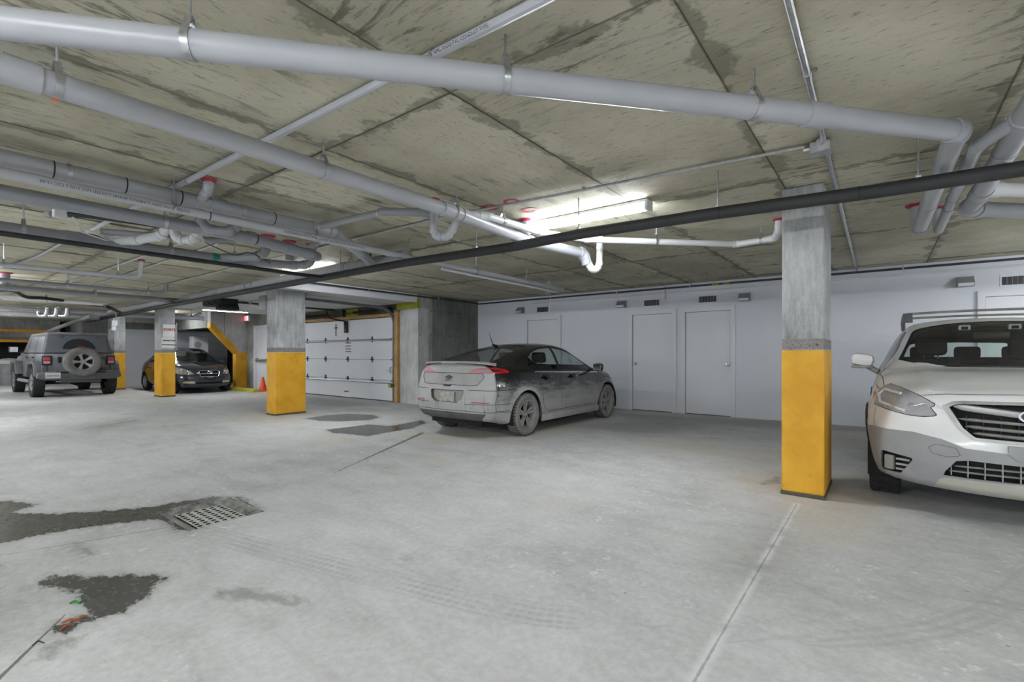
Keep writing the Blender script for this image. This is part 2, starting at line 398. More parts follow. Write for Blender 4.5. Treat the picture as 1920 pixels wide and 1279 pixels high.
def m_floor():
    g = G('worn_concrete_floor'); g.dim = '2D'; p = g.pos(); X = g.xyz(p)
    big = g.noise(p, .55, 5, .6); mid = g.noise(p, 2.6, 7, .65); fine = g.noise(p, 26, 5, .7)
    sw = g.noise(g.scale(p, (1,3.2,1), rot=(0,0,.5)), 1.6, 7, .7, .5)
    t = g.math('ADD', g.math('MULTIPLY', big, .35), g.math('ADD', g.math('MULTIPLY', mid, .3), g.math('ADD', g.math('MULTIPLY', sw, .28), g.math('MULTIPLY', fine, .12))))
    col = g.ramp(t, [(.36, srgb(174,176,177)), (.52, srgb(197,198,199)), (.7, srgb(213,214,216))])
    tan = g.math('MULTIPLY', g.sstep(big, .5, .66), g.sstep(X[1], 2.2, 4.5))
    col = g.mix(g.math('MULTIPLY', tan, .5), col, srgb(192,184,168))
    # pale salt bloom
    salt = g.math('MULTIPLY', g.sstep(g.noise(p, 6.5, 7, .8), .6, .7), g.sstep(big, .5, .42))
    col = g.mix(g.math('MULTIPLY', salt, .4), col, srgb(232,233,235))
    # grit
    grit = g.sstep(g.noise(p, 55, 4, .85), .68, .76)
    col = g.mix(g.math('MULTIPLY', grit, .6), col, srgb(100,100,98))
    gr2 = g.math('MULTIPLY_ADD', fine, .3, .85); col = g.mix(1.0, col, g.comb(gr2, gr2, gr2), 'MULTIPLY')
    pit = g.sstep(g.vor(p, 3.3), .035, .012)
    col = g.mix(g.math('MULTIPLY', pit, .6), col, srgb(80,80,80))
    # tyre tracks
    def track(tn, sn, amt, w, col):
        tt = g.math('ABSOLUTE', g.attr(tn))
        band = g.sstep(tt, w, w*.8)
        rib = g.sstep(g.math('ABSOLUTE', g.math('SUBTRACT', g.math('FRACT', g.math('DIVIDE', tt, .05)), .5)), .18, .3)
        m = g.math('MULTIPLY', band, g.math('MULTIPLY_ADD', rib, .6, .25))
        if sn:
            blk = g.sstep(g.math('ABSOLUTE', g.math('SUBTRACT', g.math('FRACT', g.math('DIVIDE', g.attr(sn), .045)), .5)), .12, .25)
            m = g.math('MULTIPLY', m, g.math('MULTIPLY_ADD', blk, .5, .5))
        m = g.math('MULTIPLY', m, g.sstep(mid, .3, .6))
        return g.mix(g.math('MULTIPLY', m, amt), col, srgb(136,137,136))
    col = track('track_t', 'track_s', .42, .11, col); col = track('track2_t', None, .3, .1, col)
    edge = g.math('MULTIPLY', g.math('SUBTRACT', g.noise(g.scale(p, (1,2,1)), 9, 6, .7), .5), .16)
    sf_ = g.math('MULTIPLY', g.sstep(g.math('ADD', g.attr('soft'), g.math('MULTIPLY', edge, 3.0)), .35, -.3), .42)
    col = g.mix(sf_, col, srgb(120,120,116))
    st = g.sstep(g.math('ADD', g.attr('stain'), edge), .03, -.05)
    col = g.mix(g.math('MULTIPLY', st, g.math('MULTIPLY_ADD', fine, .5, .3)), col, srgb(104,104,98))
    w0 = g.math('ADD', g.attr('wet'), g.math('MULTIPLY', edge, .95))
    wet = g.sstep(w0, .015, -.012); damp = g.sstep(w0, .09, -.02)
    col = g.mix(g.math('MULTIPLY', damp, .35), col, srgb(120,121,118))
    col = g.mix(g.math('MULTIPLY', wet, .94), col, g.mix(mid, srgb(44,44,38), srgb(92,92,88)))
    wobn = g.math('SUBTRACT', g.noise(p, 14, 3, .7), .5)
    def seg(a, b, w0, w1, wob=.02):
        """mask of a straight crack between two floor points"""
        ax, ay = a; bx, by = b; dx, dy = bx-ax, by-ay; L2 = dx*dx+dy*dy
        px_ = g.math('SUBTRACT', X[0], ax); py_ = g.math('SUBTRACT', X[1], ay)
        t = g.math('DIVIDE', g.math('ADD', g.math('MULTIPLY', px_, dx), g.math('MULTIPLY', py_, dy)), L2, clamp=True)
        ex = g.math('SUBTRACT', px_, g.math('MULTIPLY', t, dx)); ey = g.math('SUBTRACT', py_, g.math('MULTIPLY', t, dy))
        d = g.math('SQRT', g.math('ADD', g.math('MULTIPLY', ex, ex), g.math('MULTIPLY', ey, ey)))
        d = g.math('ADD', d, g.math('MULTIPLY', wobn, wob))
        wd = g.math('MULTIPLY_ADD', t, w1-w0, w0)
        return g.sstep(g.math('SUBTRACT', d, wd), .004, -.002), t, g.math('SUBTRACT', d, wd)
    # salt-lined construction joint running away from the camera
    m, t, d = seg((-.55, .6), (-.548, 4.46), .0035, .0035, .012)
    hal = g.math('MULTIPLY', g.sstep(d, .04, .004), g.sstep(mid, .3, .5))
    col = g.mix(g.math('MULTIPLY', hal, .75), col, srgb(226,227,228)); col = g.mix(g.math('MULTIPLY', m, .5), col, srgb(110,110,108))
    for a, b, w0_, w1_, amt, wob in CRACKS:
        m, t, d = seg(a, b, w0_, w1_, wob); col = g.mix(g.math('MULTIPLY', m, amt), col, srgb(86,86,82))
    rough = g.math('MULTIPLY_ADD', wet, -.5, .74)
    rough = g.math('ADD', rough, g.math('MULTIPLY', g.math('SUBTRACT', fine, .5), .3))
    g.pbr(col, rough, spec=.35)
    return g.m
def fl(u, v): p = at_z(u, v, 0); return (p.x, p.y)
CRACKS = [(fl(628,886), fl(792,812), .004, .035, .8, .03), (fl(-20,1290), fl(122,1153), .008, .002, .85, .008),
          (fl(0,1042), fl(310,990), .002, .006, .6, .01),
          (fl(1320,868), fl(1640,850), .002, .004, .4, .02), (fl(150,805), fl(260,788), .01, .03, .6, .03)]
floor = build_floor()
mb = MB().box(-30, 7, -7, 10, -.12, -.1); struct(make('floor_slab', mb, M['conc_dark']), 'concrete slab under the garage floor')

# sunken drain with its perforated cover
def build_drain():
    x0, x1, y0, y1 = DR
    t = thing('floor_drain', 'square concrete coloured drain cover with rows of holes, sunk in the floor', 'drain', ((x0+x1)/2, (y0+y1)/2, 0))
    # sloping rim from floor level down to the cover
    gx, gy, zc = .1, .08, -.035
    a = [(x0,y0,0),(x1,y0,0),(x1,y1,0),(x0,y1,0)]; b = [(x0+gx,y0+gy,zc),(x1-gx*.5,y0+gy,zc),(x1-gx*.5,y1-gy,zc),(x0+gx,y1-gy,zc)]
    c = [(q[0],q[1],-.09) for q in b]
    rim = MB().add(a+b+c, [(i,(i+1)%4,4+(i+1)%4,4+i) for i in range(4)] + [(4+i,4+(i+1)%4,8+(i+1)%4,8+i) for i in range(4)] + [(8,9,10,11)])
    g = G('wet_drain_rim'); p = g.pos(); n = g.noise(p, 12, 6, .7)
    g.pbr(g.ramp(n, [(.35, srgb(78,78,74)), (.6, srgb(150,150,148)), (.75, srgb(205,206,206))]), g.math('MULTIPLY_ADD', n, .5, .1)); g.bump(n, .5, .01)
    make('sloped_rim', local(t, rim), g.m, t)
    # perforated plate
    px0, px1, py0, py1 = b[0][0]+.01, b[1][0]-.01, b[0][1]+.01, b[2][1]-.01
    nx, ny, hs = 9, 6, .0145
    bm = MB(); hw = MB(); Z1 = zc+.004
    sx = (px1-px0)/nx; sy = (py1-py0)/ny
    for i in range(nx):
        for j in range(ny):
            ax, bx_ = px0+i*sx, px0+(i+1)*sx; ay, by_ = py0+j*sy, py0+(j+1)*sy; mx, my = (ax+bx_)/2, (ay+by_)/2
            o_ = [(ax,ay,Z1),(bx_,ay,Z1),(bx_,by_,Z1),(ax,by_,Z1)]; h = [(mx-hs,my-hs,Z1),(mx+hs,my-hs,Z1),(mx+hs,my+hs,Z1),(mx-hs,my+hs,Z1)]
            k = [(q[0],q[1],Z1-.025) for q in h]
            bm.add(o_+h, [(q,(q+1)%4,4+(q+1)%4,4+q) for q in range(4)]); hw.add(h+k, [(q,(q+1)%4,4+(q+1)%4,4+q) for q in range(4)] + [(4,5,6,7)])
    make('hole_walls', local(t, hw), M['gap_dark'], t, recalc=False)['kind'] = 'stuff'  # hole walls coloured dark for the shade inside the holes
    make('perforated_cover', local(t, bm), simple('drain_cover', srgb(176,177,172), .6, 0, .2, 8, bump=.3), t, recalc=False)
build_drain()

# ------------------------------------------------------------------ ceiling: one slab, formwork panels with open joints
CZ = 2.62
ceil = struct(make('ceiling', MB().box(-30, 7, -7, 10, CZ+.012, CZ+.2), simple('ceiling_joint', srgb(128,125,110), .9), None))
pm = {}
def panel_mesh(w, l):
    k = (round(w,3), round(l,3))
    if k not in pm:
        me = bpy.data.meshes.new('formwork_panel'); m2 = MB().box(0.002, w-.002, .002, l-.002, 0, .02)
        me.from_pydata(m2.v, [], m2.f); me.update(); fix_normals(me); me.materials.append(M['ceiling']); pm[k] = me
    return pm[k]
xl = [x for x in np.arange(-.665-1.2*25, 7.5, 1.2) if x > -30]; xl = [-30.0] + list(xl) + [7.0]
xl = sorted(set(round(float(x),3) for x in xl if x <= 7.0))
yl = sorted(set([-7.0] + [round(1.88+2.56*k,3) for k in range(-3,4) if -7 < 1.88+2.56*k < 10] + [10.0]))
for i in range(len(xl)-1):
    for j in range(len(yl)-1):
        o = make('formwork_panel', None, None, ceil, data=panel_mesh(xl[i+1]-xl[i], yl[j+1]-yl[j]))
        o.location = (xl[i], yl[j], CZ + random.uniform(-.003, .003)); o.rotation_euler = (random.uniform(-.0012,.0012), random.uniform(-.0015,.0015), 0)

# ------------------------------------------------------------------ walls
WY = 9.88; GY = 7.75; RX = -8.75
def wall(name, mat, *b): return struct(make(name, MB().box(*b), mat))
wall('wall_back', M['wall'], RX, 7, WY, WY+.15, 0, CZ)
wall('wall_right', M['wall'], 7, 7.15, -7, WY+.15, 0, CZ)
wall('wall_front', M['wall'], -30, 7, -7.15, -7, 0, CZ)
wall('wall_far', M['conc_dark'], -30.15, -30, -7, 10, 0, CZ)
# return wall, poured against upright boards
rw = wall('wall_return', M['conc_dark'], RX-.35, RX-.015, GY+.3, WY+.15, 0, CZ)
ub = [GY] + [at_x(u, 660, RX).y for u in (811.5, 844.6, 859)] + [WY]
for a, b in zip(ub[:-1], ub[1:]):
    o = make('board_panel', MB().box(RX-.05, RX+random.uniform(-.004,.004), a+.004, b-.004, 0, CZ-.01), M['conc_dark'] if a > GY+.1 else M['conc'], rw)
    hb = MB()
    for zz in (.35, 1.0, 1.65, 2.25):
        for yy in (a+.05, b-.05): hb.lathe([(.0,0),(.012,0),(.012,.006),(0,.006)], 8, Matrix.Translation((RX+.004, yy, zz)) @ Matrix.Rotation(PI/2, 4, 'Y'))
    make('tie_hole', hb, M['dark'], o)['kind'] = 'stuff'
# garage-door wall
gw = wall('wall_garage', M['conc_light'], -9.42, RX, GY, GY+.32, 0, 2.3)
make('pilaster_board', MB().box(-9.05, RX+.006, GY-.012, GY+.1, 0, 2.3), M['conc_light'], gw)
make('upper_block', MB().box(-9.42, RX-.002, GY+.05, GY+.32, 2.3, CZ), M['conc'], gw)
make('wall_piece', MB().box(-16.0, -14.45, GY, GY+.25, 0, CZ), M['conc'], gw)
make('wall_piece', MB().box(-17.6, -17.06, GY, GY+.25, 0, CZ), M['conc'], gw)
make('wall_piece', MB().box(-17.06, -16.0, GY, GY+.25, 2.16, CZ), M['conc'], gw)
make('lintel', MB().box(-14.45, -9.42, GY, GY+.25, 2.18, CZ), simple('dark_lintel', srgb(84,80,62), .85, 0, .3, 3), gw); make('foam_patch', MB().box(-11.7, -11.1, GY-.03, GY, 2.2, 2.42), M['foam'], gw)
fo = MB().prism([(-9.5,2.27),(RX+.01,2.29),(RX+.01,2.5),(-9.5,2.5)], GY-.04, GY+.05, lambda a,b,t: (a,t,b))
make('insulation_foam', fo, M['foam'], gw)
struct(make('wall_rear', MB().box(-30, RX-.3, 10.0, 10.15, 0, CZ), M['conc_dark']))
# white lowered soffit over the garage entrance
sf = struct(make('trim_1', MB().box(-15.4, RX-.02, 5.35, GY-.01, 2.44, CZ-.004), M['drywall']), 'white painted soffit above the garage entrance')
make('edge_fascia', MB().box(RX-.03, RX+.0, 4.5, GY-.02, 2.42, CZ-.004), M['white_paint'], sf)
make('soffit_board', MB().box(-15.4, RX-.03, 4.5, 5.35, 2.47, CZ-.004), M['drywall'], sf)
# stair enclosure with a raking edge
SX = -17.6
poly = [(7.40,0),(7.752,0),(7.752,CZ-.004),(6.61,CZ-.004),(6.61,2.08),(7.40,1.22)]
st = struct(make('wall_stair', MB().prism(poly, SX-.25, SX, lambda a,b,t: (t,a,b)), M['conc_light']), 'concrete stair wall with a yellow raking edge')
yb = MB().prism([(7.395,0),(7.75,0),(7.75,1.26),(7.395,1.26)], SX-.253, SX+.004, lambda a,b,t: (t,a,b))
make('yellow_base', yb, M['yellow'], st)
yd = MB().prism([(7.392,1.2),(7.392,1.32),(7.62,1.25),(6.66,2.27),(6.602,2.2),(6.602,2.07)][:2]+[(7.56,1.26),(6.66,2.24),(6.602,2.24),(6.602,2.07)], SX-.255, SX+.006, lambda a,b,t: (t,a,b))
make('yellow_raking_edge', yd, M['yellow'], st)
make('panel_joint', MB().box(SX, SX+.003, 7.02, 7.026, 1.8, CZ-.01), M['dark'], st)
struct(make('trim_2', MB().box(-22.0, SX-.25, 6.61, 6.9, 2.08, CZ-.004), M['conc_dark']), 'dark concrete beam beside the stair')
# end wall of the bay, white below, concrete beam above
wl = wall('wall_left', M['wall'], -22.2, -22.0, 5.0, 10, 0, 2.05)
make('beam', MB().box(-22.2, -21.9, 5.0, 10, 2.12, CZ-.004), M['conc_dark'], wl); make('upper_band', MB().box(-21.9, -21.88, 5.06, 6.6, 2.36, CZ-.01), M['conc_light'], wl)
make('white_strip', MB().box(-22.0, -21.97, 5.0, 10, 2.05, 2.12), M['white_paint'], wl)
wall('wall_understair', M['dark'], -22.0, SX-.3, 8.9, 9.0, 0, CZ)  # wall coloured dark for the shade below the stair
# far left: concrete beams with orange stripes, dark store behind
fb = struct(make('trim_3', MB().box(-28.2, -27.8, -2, 4.62, 1.9, CZ-.004), M['conc']), 'far concrete beam with orange stripes')
make('orange_stripe', MB().box(-27.8, -27.79, -2, 4.6, 2.1, 2.2), M['orange_beam'], fb); make('orange_stripe', MB().box(-27.8, -27.78, -2, 4.6, 1.68, 1.78), M['orange_beam'], fb)
make('beam_band', MB().box(-28.1, -27.81, -2, 4.6, 1.68, 1.9), M['conc_dark'], fb)
wall('wall_store', M['dark'], -29.6, -29.5, -4, 5, 0, CZ)  # dark colour stands in for the shade of the recess
wall('wall_block', M['conc'], -29, -26, 5.0, 10, 0, CZ)

# ------------------------------------------------------------------ columns
def column(x0, x1, y0, y1, label, ztop=CZ, paint=1.235):
    cx, cy = (x0+x1)/2, (y0+y1)/2
    t = thing('concrete_column', label, 'column', (cx, cy, 0), 0, 'painted garage columns')
    sh = MB().bbox((cx, cy, (ztop+.02)/2), (x1-x0, y1-y0, ztop-.03), bev=.012)
    make('shaft', local(t, sh), M['conc_col'], t)
    make('yellow_paint', local(t, MB().bbox((cx, cy, (paint+.03)/2), (x1-x0+.008, y1-y0+.008, paint-.03), bev=.013)), M['yellow'], t)
    make('base_gap_strip', local(t, MB().bbox((cx, cy, .016), (x1-x0+.02, y1-y0+.02, .03), bev=.006)), simple('dark_base_strip', srgb(84,82,66), .8), t)  # dark strip standing for the gap at the column foot
    bd = MB().bbox((cx, cy, paint+.05), (x1-x0+.004, y1-y0+.004, .1), bev=.012); 
    make('stained_band', local(t, bd), M['stained'], t)
    return t
column(-.69, -.385, 4.71, 5.38, 'yellow based concrete column beside the white car, nearest to the camera')
column(-9.70, -9.36, 4.65, 5.27, 'yellow based concrete column in front of the white garage door')
c3 = column(-16.5, -15.9, 4.74, 5.06, 'yellow based concrete column bearing a PORTE sign, before the dark sedan')
column(-21.2, -20.49, 4.75, 5.06, 'yellow based concrete column behind the off-road vehicle with the spare wheel')

# sign on the third column
s = thing('warning_sign', 'white board sign with red PORTE lettering on a column', 'sign', (-15.89, 4.9, 1.4))
make('board', local(s, MB().box(-15.898, -15.888, 4.76, 5.09, 1.68, 2.03)), M['paper'], s)
make('board', local(s, MB().box(-15.897, -15.889, 4.735, 5.08, 1.37, 1.67)), M['paper'], s)
make('edge_post', local(s, MB().box(-15.89, -15.86, 5.075, 5.095, 1.3, 2.08)), M['plastic_grey'], s)
RT = lambda y, z: Matrix.Translation((0.006, y-4.9, z-1.4)) @ Matrix.Rotation(PI/2, 4, 'Z') @ Matrix.Rotation(PI/2, 4, 'X')
lettering('PORTE', .1, M['red_ink'], s, RT(4.925, 1.88), bold=.0025)
lettering('FERMETURE', .055, M['black_ink'], s, RT(4.91, 1.575), bold=.001)
lettering('AUTOMATIQUE', .05, M['black_ink'], s, RT(4.91, 1.46), bold=.001)

# ------------------------------------------------------------------ doors in the white wall
def wx(u): return at_y(u, 700, WY).x
def flush_door(n, u0, u1, ktype, knob_side, label):
    xa, xb = wx(u0), wx(u1); y = WY; cas = .085; top = 2.04
    d = struct(make('door_%d' % n, MB().box(xa+cas, xb-cas, y-.006, y+.01, .012, top), M['white_paint']), label)
    make('casing', MB().box(xa, xa+cas, y-.045, y+.01, 0, top+cas), M['white_paint'], d); make('casing', MB().box(xb-cas, xb, y-.045, y+.01, 0, top+cas), M['white_paint'], d)
    make('casing', MB().box(xa+cas, xb-cas, y-.045, y+.01, top, top+cas), M['white_paint'], d)
    gap = MB().box(xa+cas, xa+cas+.006, y-.009, y-.0055, 0, top); gap.box(xb-cas-.006, xb-cas, y-.009, y-.0055, 0, top); gap.box(xa+cas, xb-cas, y-.009, y-.0055, top-.006, top); gap.box(xa+cas, xb-cas, y-.009, y-.0055, 0.0, .014)
    make('shadow_gap', gap, M['steel_dark'], d)
    if ktype:
        kx = xa+cas+.07 if knob_side < 0 else xb-cas-.07
        kb = MB().lathe([(0,0),(.034,0),(.034,.008),(.012,.012),(.012,.04),(.028,.05),(.031,.065),(.024,.078),(0,.08)], 18, Matrix.Translation((kx, y-.006, 1.0)) @ Matrix.Rotation(PI/2, 4, 'X'))
        make('knob', kb, M['galv'], d, True, 40)
    return d
flush_door(1, 984.7, 1052.8, False, 0, 'plain white door partly hidden behind the dusty hatchback')
flush_door(2, 1179.4, 1269, True, -1, 'plain white door with its knob on the left side')
flush_door(3, 1277.5, 1380, True, 1, 'plain white door with its knob on the right side')
flush_door(4, 1832, 1975, False, 0, 'plain white door behind the white car')
# baseboards between them
for a, b in ((wx(889), wx(984.7)), (wx(1052.8), wx(1179.4)), (wx(1380), wx(1832)), (wx(1975), 7)):
    struct(make('baseboard_back', MB().box(a, b, WY-.015, WY, 0, .125), M['white_paint']))
make('mullion_filler', MB().box(wx(1269), wx(1277.5), WY-.02, WY, 0, .14), M['white_paint'], bpy.data.objects['door_2'])

def wall_vent(u, v, label):
    c = at_y(u, v, WY); t = thing('wall_vent', label, 'vent', (c.x, WY, c.z), 0, 'louvred vents high on the white wall')
    w, h = .36, .155
    fr = MB().box(-w/2, w/2, -.012, 0, h/2-.018, h/2); fr.box(-w/2, w/2, -.012, 0, -h/2, -h/2+.018); fr.box(-w/2, -w/2+.018, -.012, 0, -h/2+.018, h/2-.018); fr.box(w/2-.018, w/2, -.012, 0, -h/2+.018, h/2-.018)
    make('frame', fr, M['white_paint'], t); make('backing', MB().box(-w/2+.018, w/2-.018, -.003, -.001, -h/2+.018, h/2-.018), M['steel_dark'], t)
    n = 6
    for k in range(1, n):
        x = -w/2+.018+(w-.036)*k/n; make('slat', MB().box(x-.003, x+.003, -.01, -.003, -h/2+.018, h/2-.018), M['plastic_grey'], t)
wall_vent(1018, 580.5, 'dark louvred vent above the door hidden behind the dusty hatchback'); wall_vent(1222, 568, 'dark louvred vent above the door with the left-hand knob')
wall_vent(1327, 561, 'dark louvred vent above the door with the right-hand knob'); wall_vent(1908, 525.5, 'dark louvred vent above the white car')
def wall_hood(u, v, label):
    c = at_y(u, v, WY); t = thing('wall_vent_hood', label, 'vent hood', (c.x, WY, c.z), 0, 'small hoods on the white wall')
    w, h, dp = .19, .15, .14
    mb = MB().prism([(0,h/2),(-dp*.35,h/2),(-dp,-h/2+.05),(-dp,-h/2),(0,-h/2)], -w/2, w/2, lambda a,b,t: (t,a,b))
    make('hood', mb, M['plastic_grey'], t); make('front_flap', MB().box(-w/2+.01, w/2-.01, -dp-.006, -dp, -h/2+.004, -h/2+.048), M['white_paint'], t)
wall_hood(978, 582, 'grey hood left of the vent near the concrete return wall'); wall_hood(1167, 571, 'grey hood between the hidden door and the left-knob door')
wall_hood(1397, 557.5, 'grey hood just left of the nearest yellow column'); wall_hood(1809, 529, 'grey hood above the roof of the white car')

# steel exit door and sign
d5 = struct(make('door_5', MB().box(-16.98, -16.08, GY+.04, GY+.09, .01, 2.08), M['white_paint']), 'white exit door with a push bar, behind the column')
for b in ((-17.06,-16.97,GY-.02,GY+.1,0,2.16),(-16.09,-16.0,GY-.02,GY+.1,0,2.16),(-16.97,-16.09,GY-.02,GY+.1,2.08,2.16)): make('casing', MB().box(*b), M['white_paint'], d5)
make('push_bar', MB().bbox((-16.5, GY-.03, 1.0), (.75,.06,.07), bev=.01), M['galv'], d5)
for x in (-16.85,-16.15): make('bar_bracket', MB().box(x-.03, x+.03, GY-.03, GY+.04, .95, 1.05), M['steel_dark'], d5)
e = thing('exit_sign', 'small exit sign with a glowing red and white face', 'sign', (SX+.45, GY-.04, 2.3))
c = at_y(463.5, 597, GY-.05)
e.location = (c.x, GY, c.z)
make('housing', MB().bbox((0,-.04,0), (.3,.07,.2), bev=.008), M['white_paint'], e)
make('face', MB().box(-.13, .02, -.08, -.074, -.08, .08), emit('exit_face_red', (1,.16,.2,1), 1.6), e); make('face', MB().box(.022, .13, -.08, -.074, -.08, .08), emit('exit_face_white', (1,.8,.8,1), .9), e)

# ------------------------------------------------------------------ sectional garage door
def m_gdoor():
    g = G('insulated_door_skin'); p = g.pos(); n = g.noise(g.scale(p, (40,1,40)), 2, 4, .6)
    g.pbr(g.mix(g.noise(p, 1.2, 3), srgb(205,207,211), srgb(224,226,230)), .5, .0); g.bump(n, .25, .003); return g.m
M['gdoor'] = m_gdoor()
gd = thing('garage_door', 'white sectional garage door with black hinges and steel struts', 'garage door', (-12.05, GY, 0))
GX0, GX1 = -14.42, -9.66; zs = [.02, .53, 1.06, 1.585, 2.13]
for a, b in zip(zs[:-1], zs[1:]):
    make('section', local(gd, MB().bbox(((GX0+GX1)/2, GY+.06, (a+b)/2), (GX1-GX0, .05, b-a-.006), bev=.008)), M['gdoor'], gd)
for z in (.475, 1.56):
    make('strut', local(gd, MB().tube([(GX0+.02, GY+.01, z), (GX1-.02, GY+.01, z)], .022, 8)), M['galv'], gd, True)
hx = [GX1-.05, -10.56, -11.64, -12.73, -13.7, GX0+.08]
for z in (.53, 1.06, 1.585):
    for x in hx:
        h = MB().bbox((x, GY+.03, z), (.05,.012,.15), bev=.004); h.tube([(x-.045, GY+.018, z), (x+.045, GY+.018, z)], .02, 8); h.bbox((x, GY+.02, z+.05), (.03,.02,.03))
        make('hinge', local(gd, h), M['steel_dark'], gd)
make('lift_handle', local(gd, MB().tube([at for at in ((-11.75,GY+.03,.19),(-11.74,GY-.01,.175),(-11.62,GY-.01,.175),(-11.61,GY+.03,.19))], .012, 8)), M['steel_dark'], gd, True)
make('side_latch', local(gd, MB().box(-9.95,-9.72,GY+.0,GY+.03,.78,.80).box(-9.82,-9.74,GY-.01,GY+.03,.72,.74).box(-9.82,-9.74,GY-.01,GY+.03,.86,.88).box(-9.82,-9.805,GY-.01,GY+.03,.74,.86)), M['galv'], gd)
for k, z in enumerate((1.5, 1.42, 1.34, 1.27)):
    m2 = MB()
    for q in range(6): m2.box(-11.76+q*.045, -11.73+q*.045+.008, GY+.033, GY+.0345, z-.012, z+.012)
    make('printed_notice', local(gd, m2), M['black_ink'], gd)['kind'] = 'stuff'
make('release_plate', local(gd, MB().box(-12.28,-12.14,GY+.02,GY+.035,1.92,1.95).box(-12.22,-12.2,GY+.02,GY+.035,1.7,2.05)), M['black'], gd)
# track, jamb, spring gear
tr = thing('door_track', 'grey steel vertical and curved track right of the garage door', 'track', (-9.62, GY, 0))
path = [(-9.62, GY-.02, .04), (-9.62, GY-.02, 1.85)] + [(-9.62, GY-.02-.4+.4*math.cos(a), 1.95+.38*math.sin(a)) for a in np.linspace(0, PI/2, 8)] + [(-9.62, 5.3, 2.36)]
def channel(path, w, h):
    m2 = MB(); path = [Vector(p) for p in path]; vs_ = []
    for i, p in enumerate(path):
        a = path[max(i-1,0)]; b = path[min(i+1,len(path)-1)]; t = (b-a).normalized(); n = t.cross(Vector((1,0,0))).normalized()
        vs_ += [p+Vector((w/2,0,0))+n*h/2, p+Vector((-w/2,0,0))+n*h/2, p+Vector((-w/2,0,0))-n*h/2, p+Vector((w/2,0,0))-n*h/2]
    f = []
    for i in range(len(path)-1):
        for k in range(4): f.append((i*4+k, i*4+(k+1)%4, (i+1)*4+(k+1)%4, (i+1)*4+k))
    f += [(0,1,2,3), tuple(len(vs_)-4+k for k in range(4))]
    return m2.add(vs_, f)
make('rail', local(tr, channel(path, .05, .06)), simple('track_steel', srgb(112,114,118), .45, .4), tr)
make('hanger_angle', local(tr, MB().box(-9.645,-9.6,5.4,5.44,2.36,2.46)), M['galv'], tr)
make('sensor', local(tr, MB().bbox((-9.68, GY-.08, .42), (.1,.07,.1), bev=.01)), M['foam'], tr); make('sensor_bracket', local(tr, MB().bbox((-9.6, GY-.06, .43), (.16,.05,.05))), M['black'], tr)
make('spring_plate', local(tr, MB().bbox((-9.55, GY-.03, 1.98), (.05,.05,.62), bev=.01)), M['galv'], tr)
jb = struct(make('trim_4', MB().bbox((-9.49, GY-.03, 1.13), (.12,.09,2.24), bev=.006), M['wood']), 'wooden jamb post right of the garage door')
make('head_board', MB().box(-14.45, -9.5, GY-.02, GY+.02, 2.14, 2.22), M['wood'], jb)
sp = thing('torsion_spring_shaft', 'dark torsion spring shaft with bracket above the garage door', 'spring shaft', (-12.05, GY-.1, 2.3))
make('shaft', local(sp, MB().tube([(-14.4, GY-.1, 2.3), (-9.55, GY-.1, 2.3)], .013, 8)), M['steel_dark'], sp, True)
for a, b in ((-13.6,-12.4),(-11.2,-10.2)):
    hel = [(a+(b-a)*i/160, GY-.1+.03*math.cos(i*.9), 2.3+.03*math.sin(i*.9)) for i in range(161)]
    make('spring', local(sp, MB().tube(hel, .007, 5)), M['black'], sp, True)
make('drum', local(sp, MB().lathe([(.0,0),(.07,0),(.07,.015),(.055,.02),(.055,.06),(.07,.065),(.07,.08),(0,.08)], 18, Matrix.Translation((-9.75,GY-.1,2.3)) @ Matrix.Rotation(PI/2,4,'Y'))), M['black'], sp, True)
make('centre_bracket', local(sp, MB().box(-11.75,-11.65,GY-.13,GY-.003,2.22,2.4)), M['black'], sp)
op = thing('garage_door_opener', 'black garage door operator hanging under the ceiling before the exit wall', 'door opener', (-12.1, 4.75, 2.4))
make('motor_housing', MB().bbox((0,0,0), (.42,.62,.24), bev=.04), M['black'], op, True); make('lower_unit', MB().bbox((.12,.1,-.14), (.3,.4,.1), bev=.02), M['black'], op, True)
make('drive_wheel', MB().lathe([(0,0),(.1,0),(.1,.05),(0,.05)], 20, Matrix.Translation((.22,-.2,.0)) @ Matrix.Rotation(PI/2,4,'Y')), M['steel_dark'], op, True)
make('rail', MB().box(-.03,.03,.3,GY-4.75-.1,.0,.05), M['steel_dark'], op)
make('door_arm', MB().tube([(0,GY-4.75-.35,.0),(0.05,GY-4.75-.3,-.2),(.3,GY-4.75-.12,-.28),(.42,GY-4.75-.06,-.3),(.42,GY-4.75-.02,-.5)], .022, 6), M['black'], op)
make('arm_plate', MB().box(.36,.48,GY-4.75-.03,GY-4.75+.02,-.62,-.3), M['black'], op)
for sx in (-.18,.18): make('ceiling_strap', MB().box(sx-.015,sx+.015,-.02,.02,.12,.215), M['galv'], op)

# ------------------------------------------------------------------ fluorescent fixtures
def fixture(x, y, along, label, L=1.27, z=CZ-.004):
    t = thing('ceiling_light', label, 'light', (x, y, z), 0 if along == 'x' else PI/2, 'fluorescent ceiling lights')
    make('housing', MB().bbox((0,0,-.014), (L-.02,.125,.028), bev=.004), M['white_paint'], t)
    prof = [(-.055,-.028),(-.06,-.05),(-.045,-.078),(-.02,-.09),(.02,-.09),(.045,-.078),(.06,-.05),(.055,-.028)]
    make('diffuser', MB().prism(prof, -L/2+.03, L/2-.03, lambda a,b,q: (q,a,b)), M['tube'], t)
    for s in (-1,1): make('end_cap', MB().bbox((s*(L/2-.015),0,-.05), (.03,.135,.1), bev=.006), M['white_paint'], t)
    return t
fixture(-2.36, 4.29, 'x', 'lit fluorescent fixture on the ceiling above the empty parking bay', 1.33)
fixture(-7.45, 4.42, 'x', 'lit fluorescent fixture behind the crossing drain pipes')
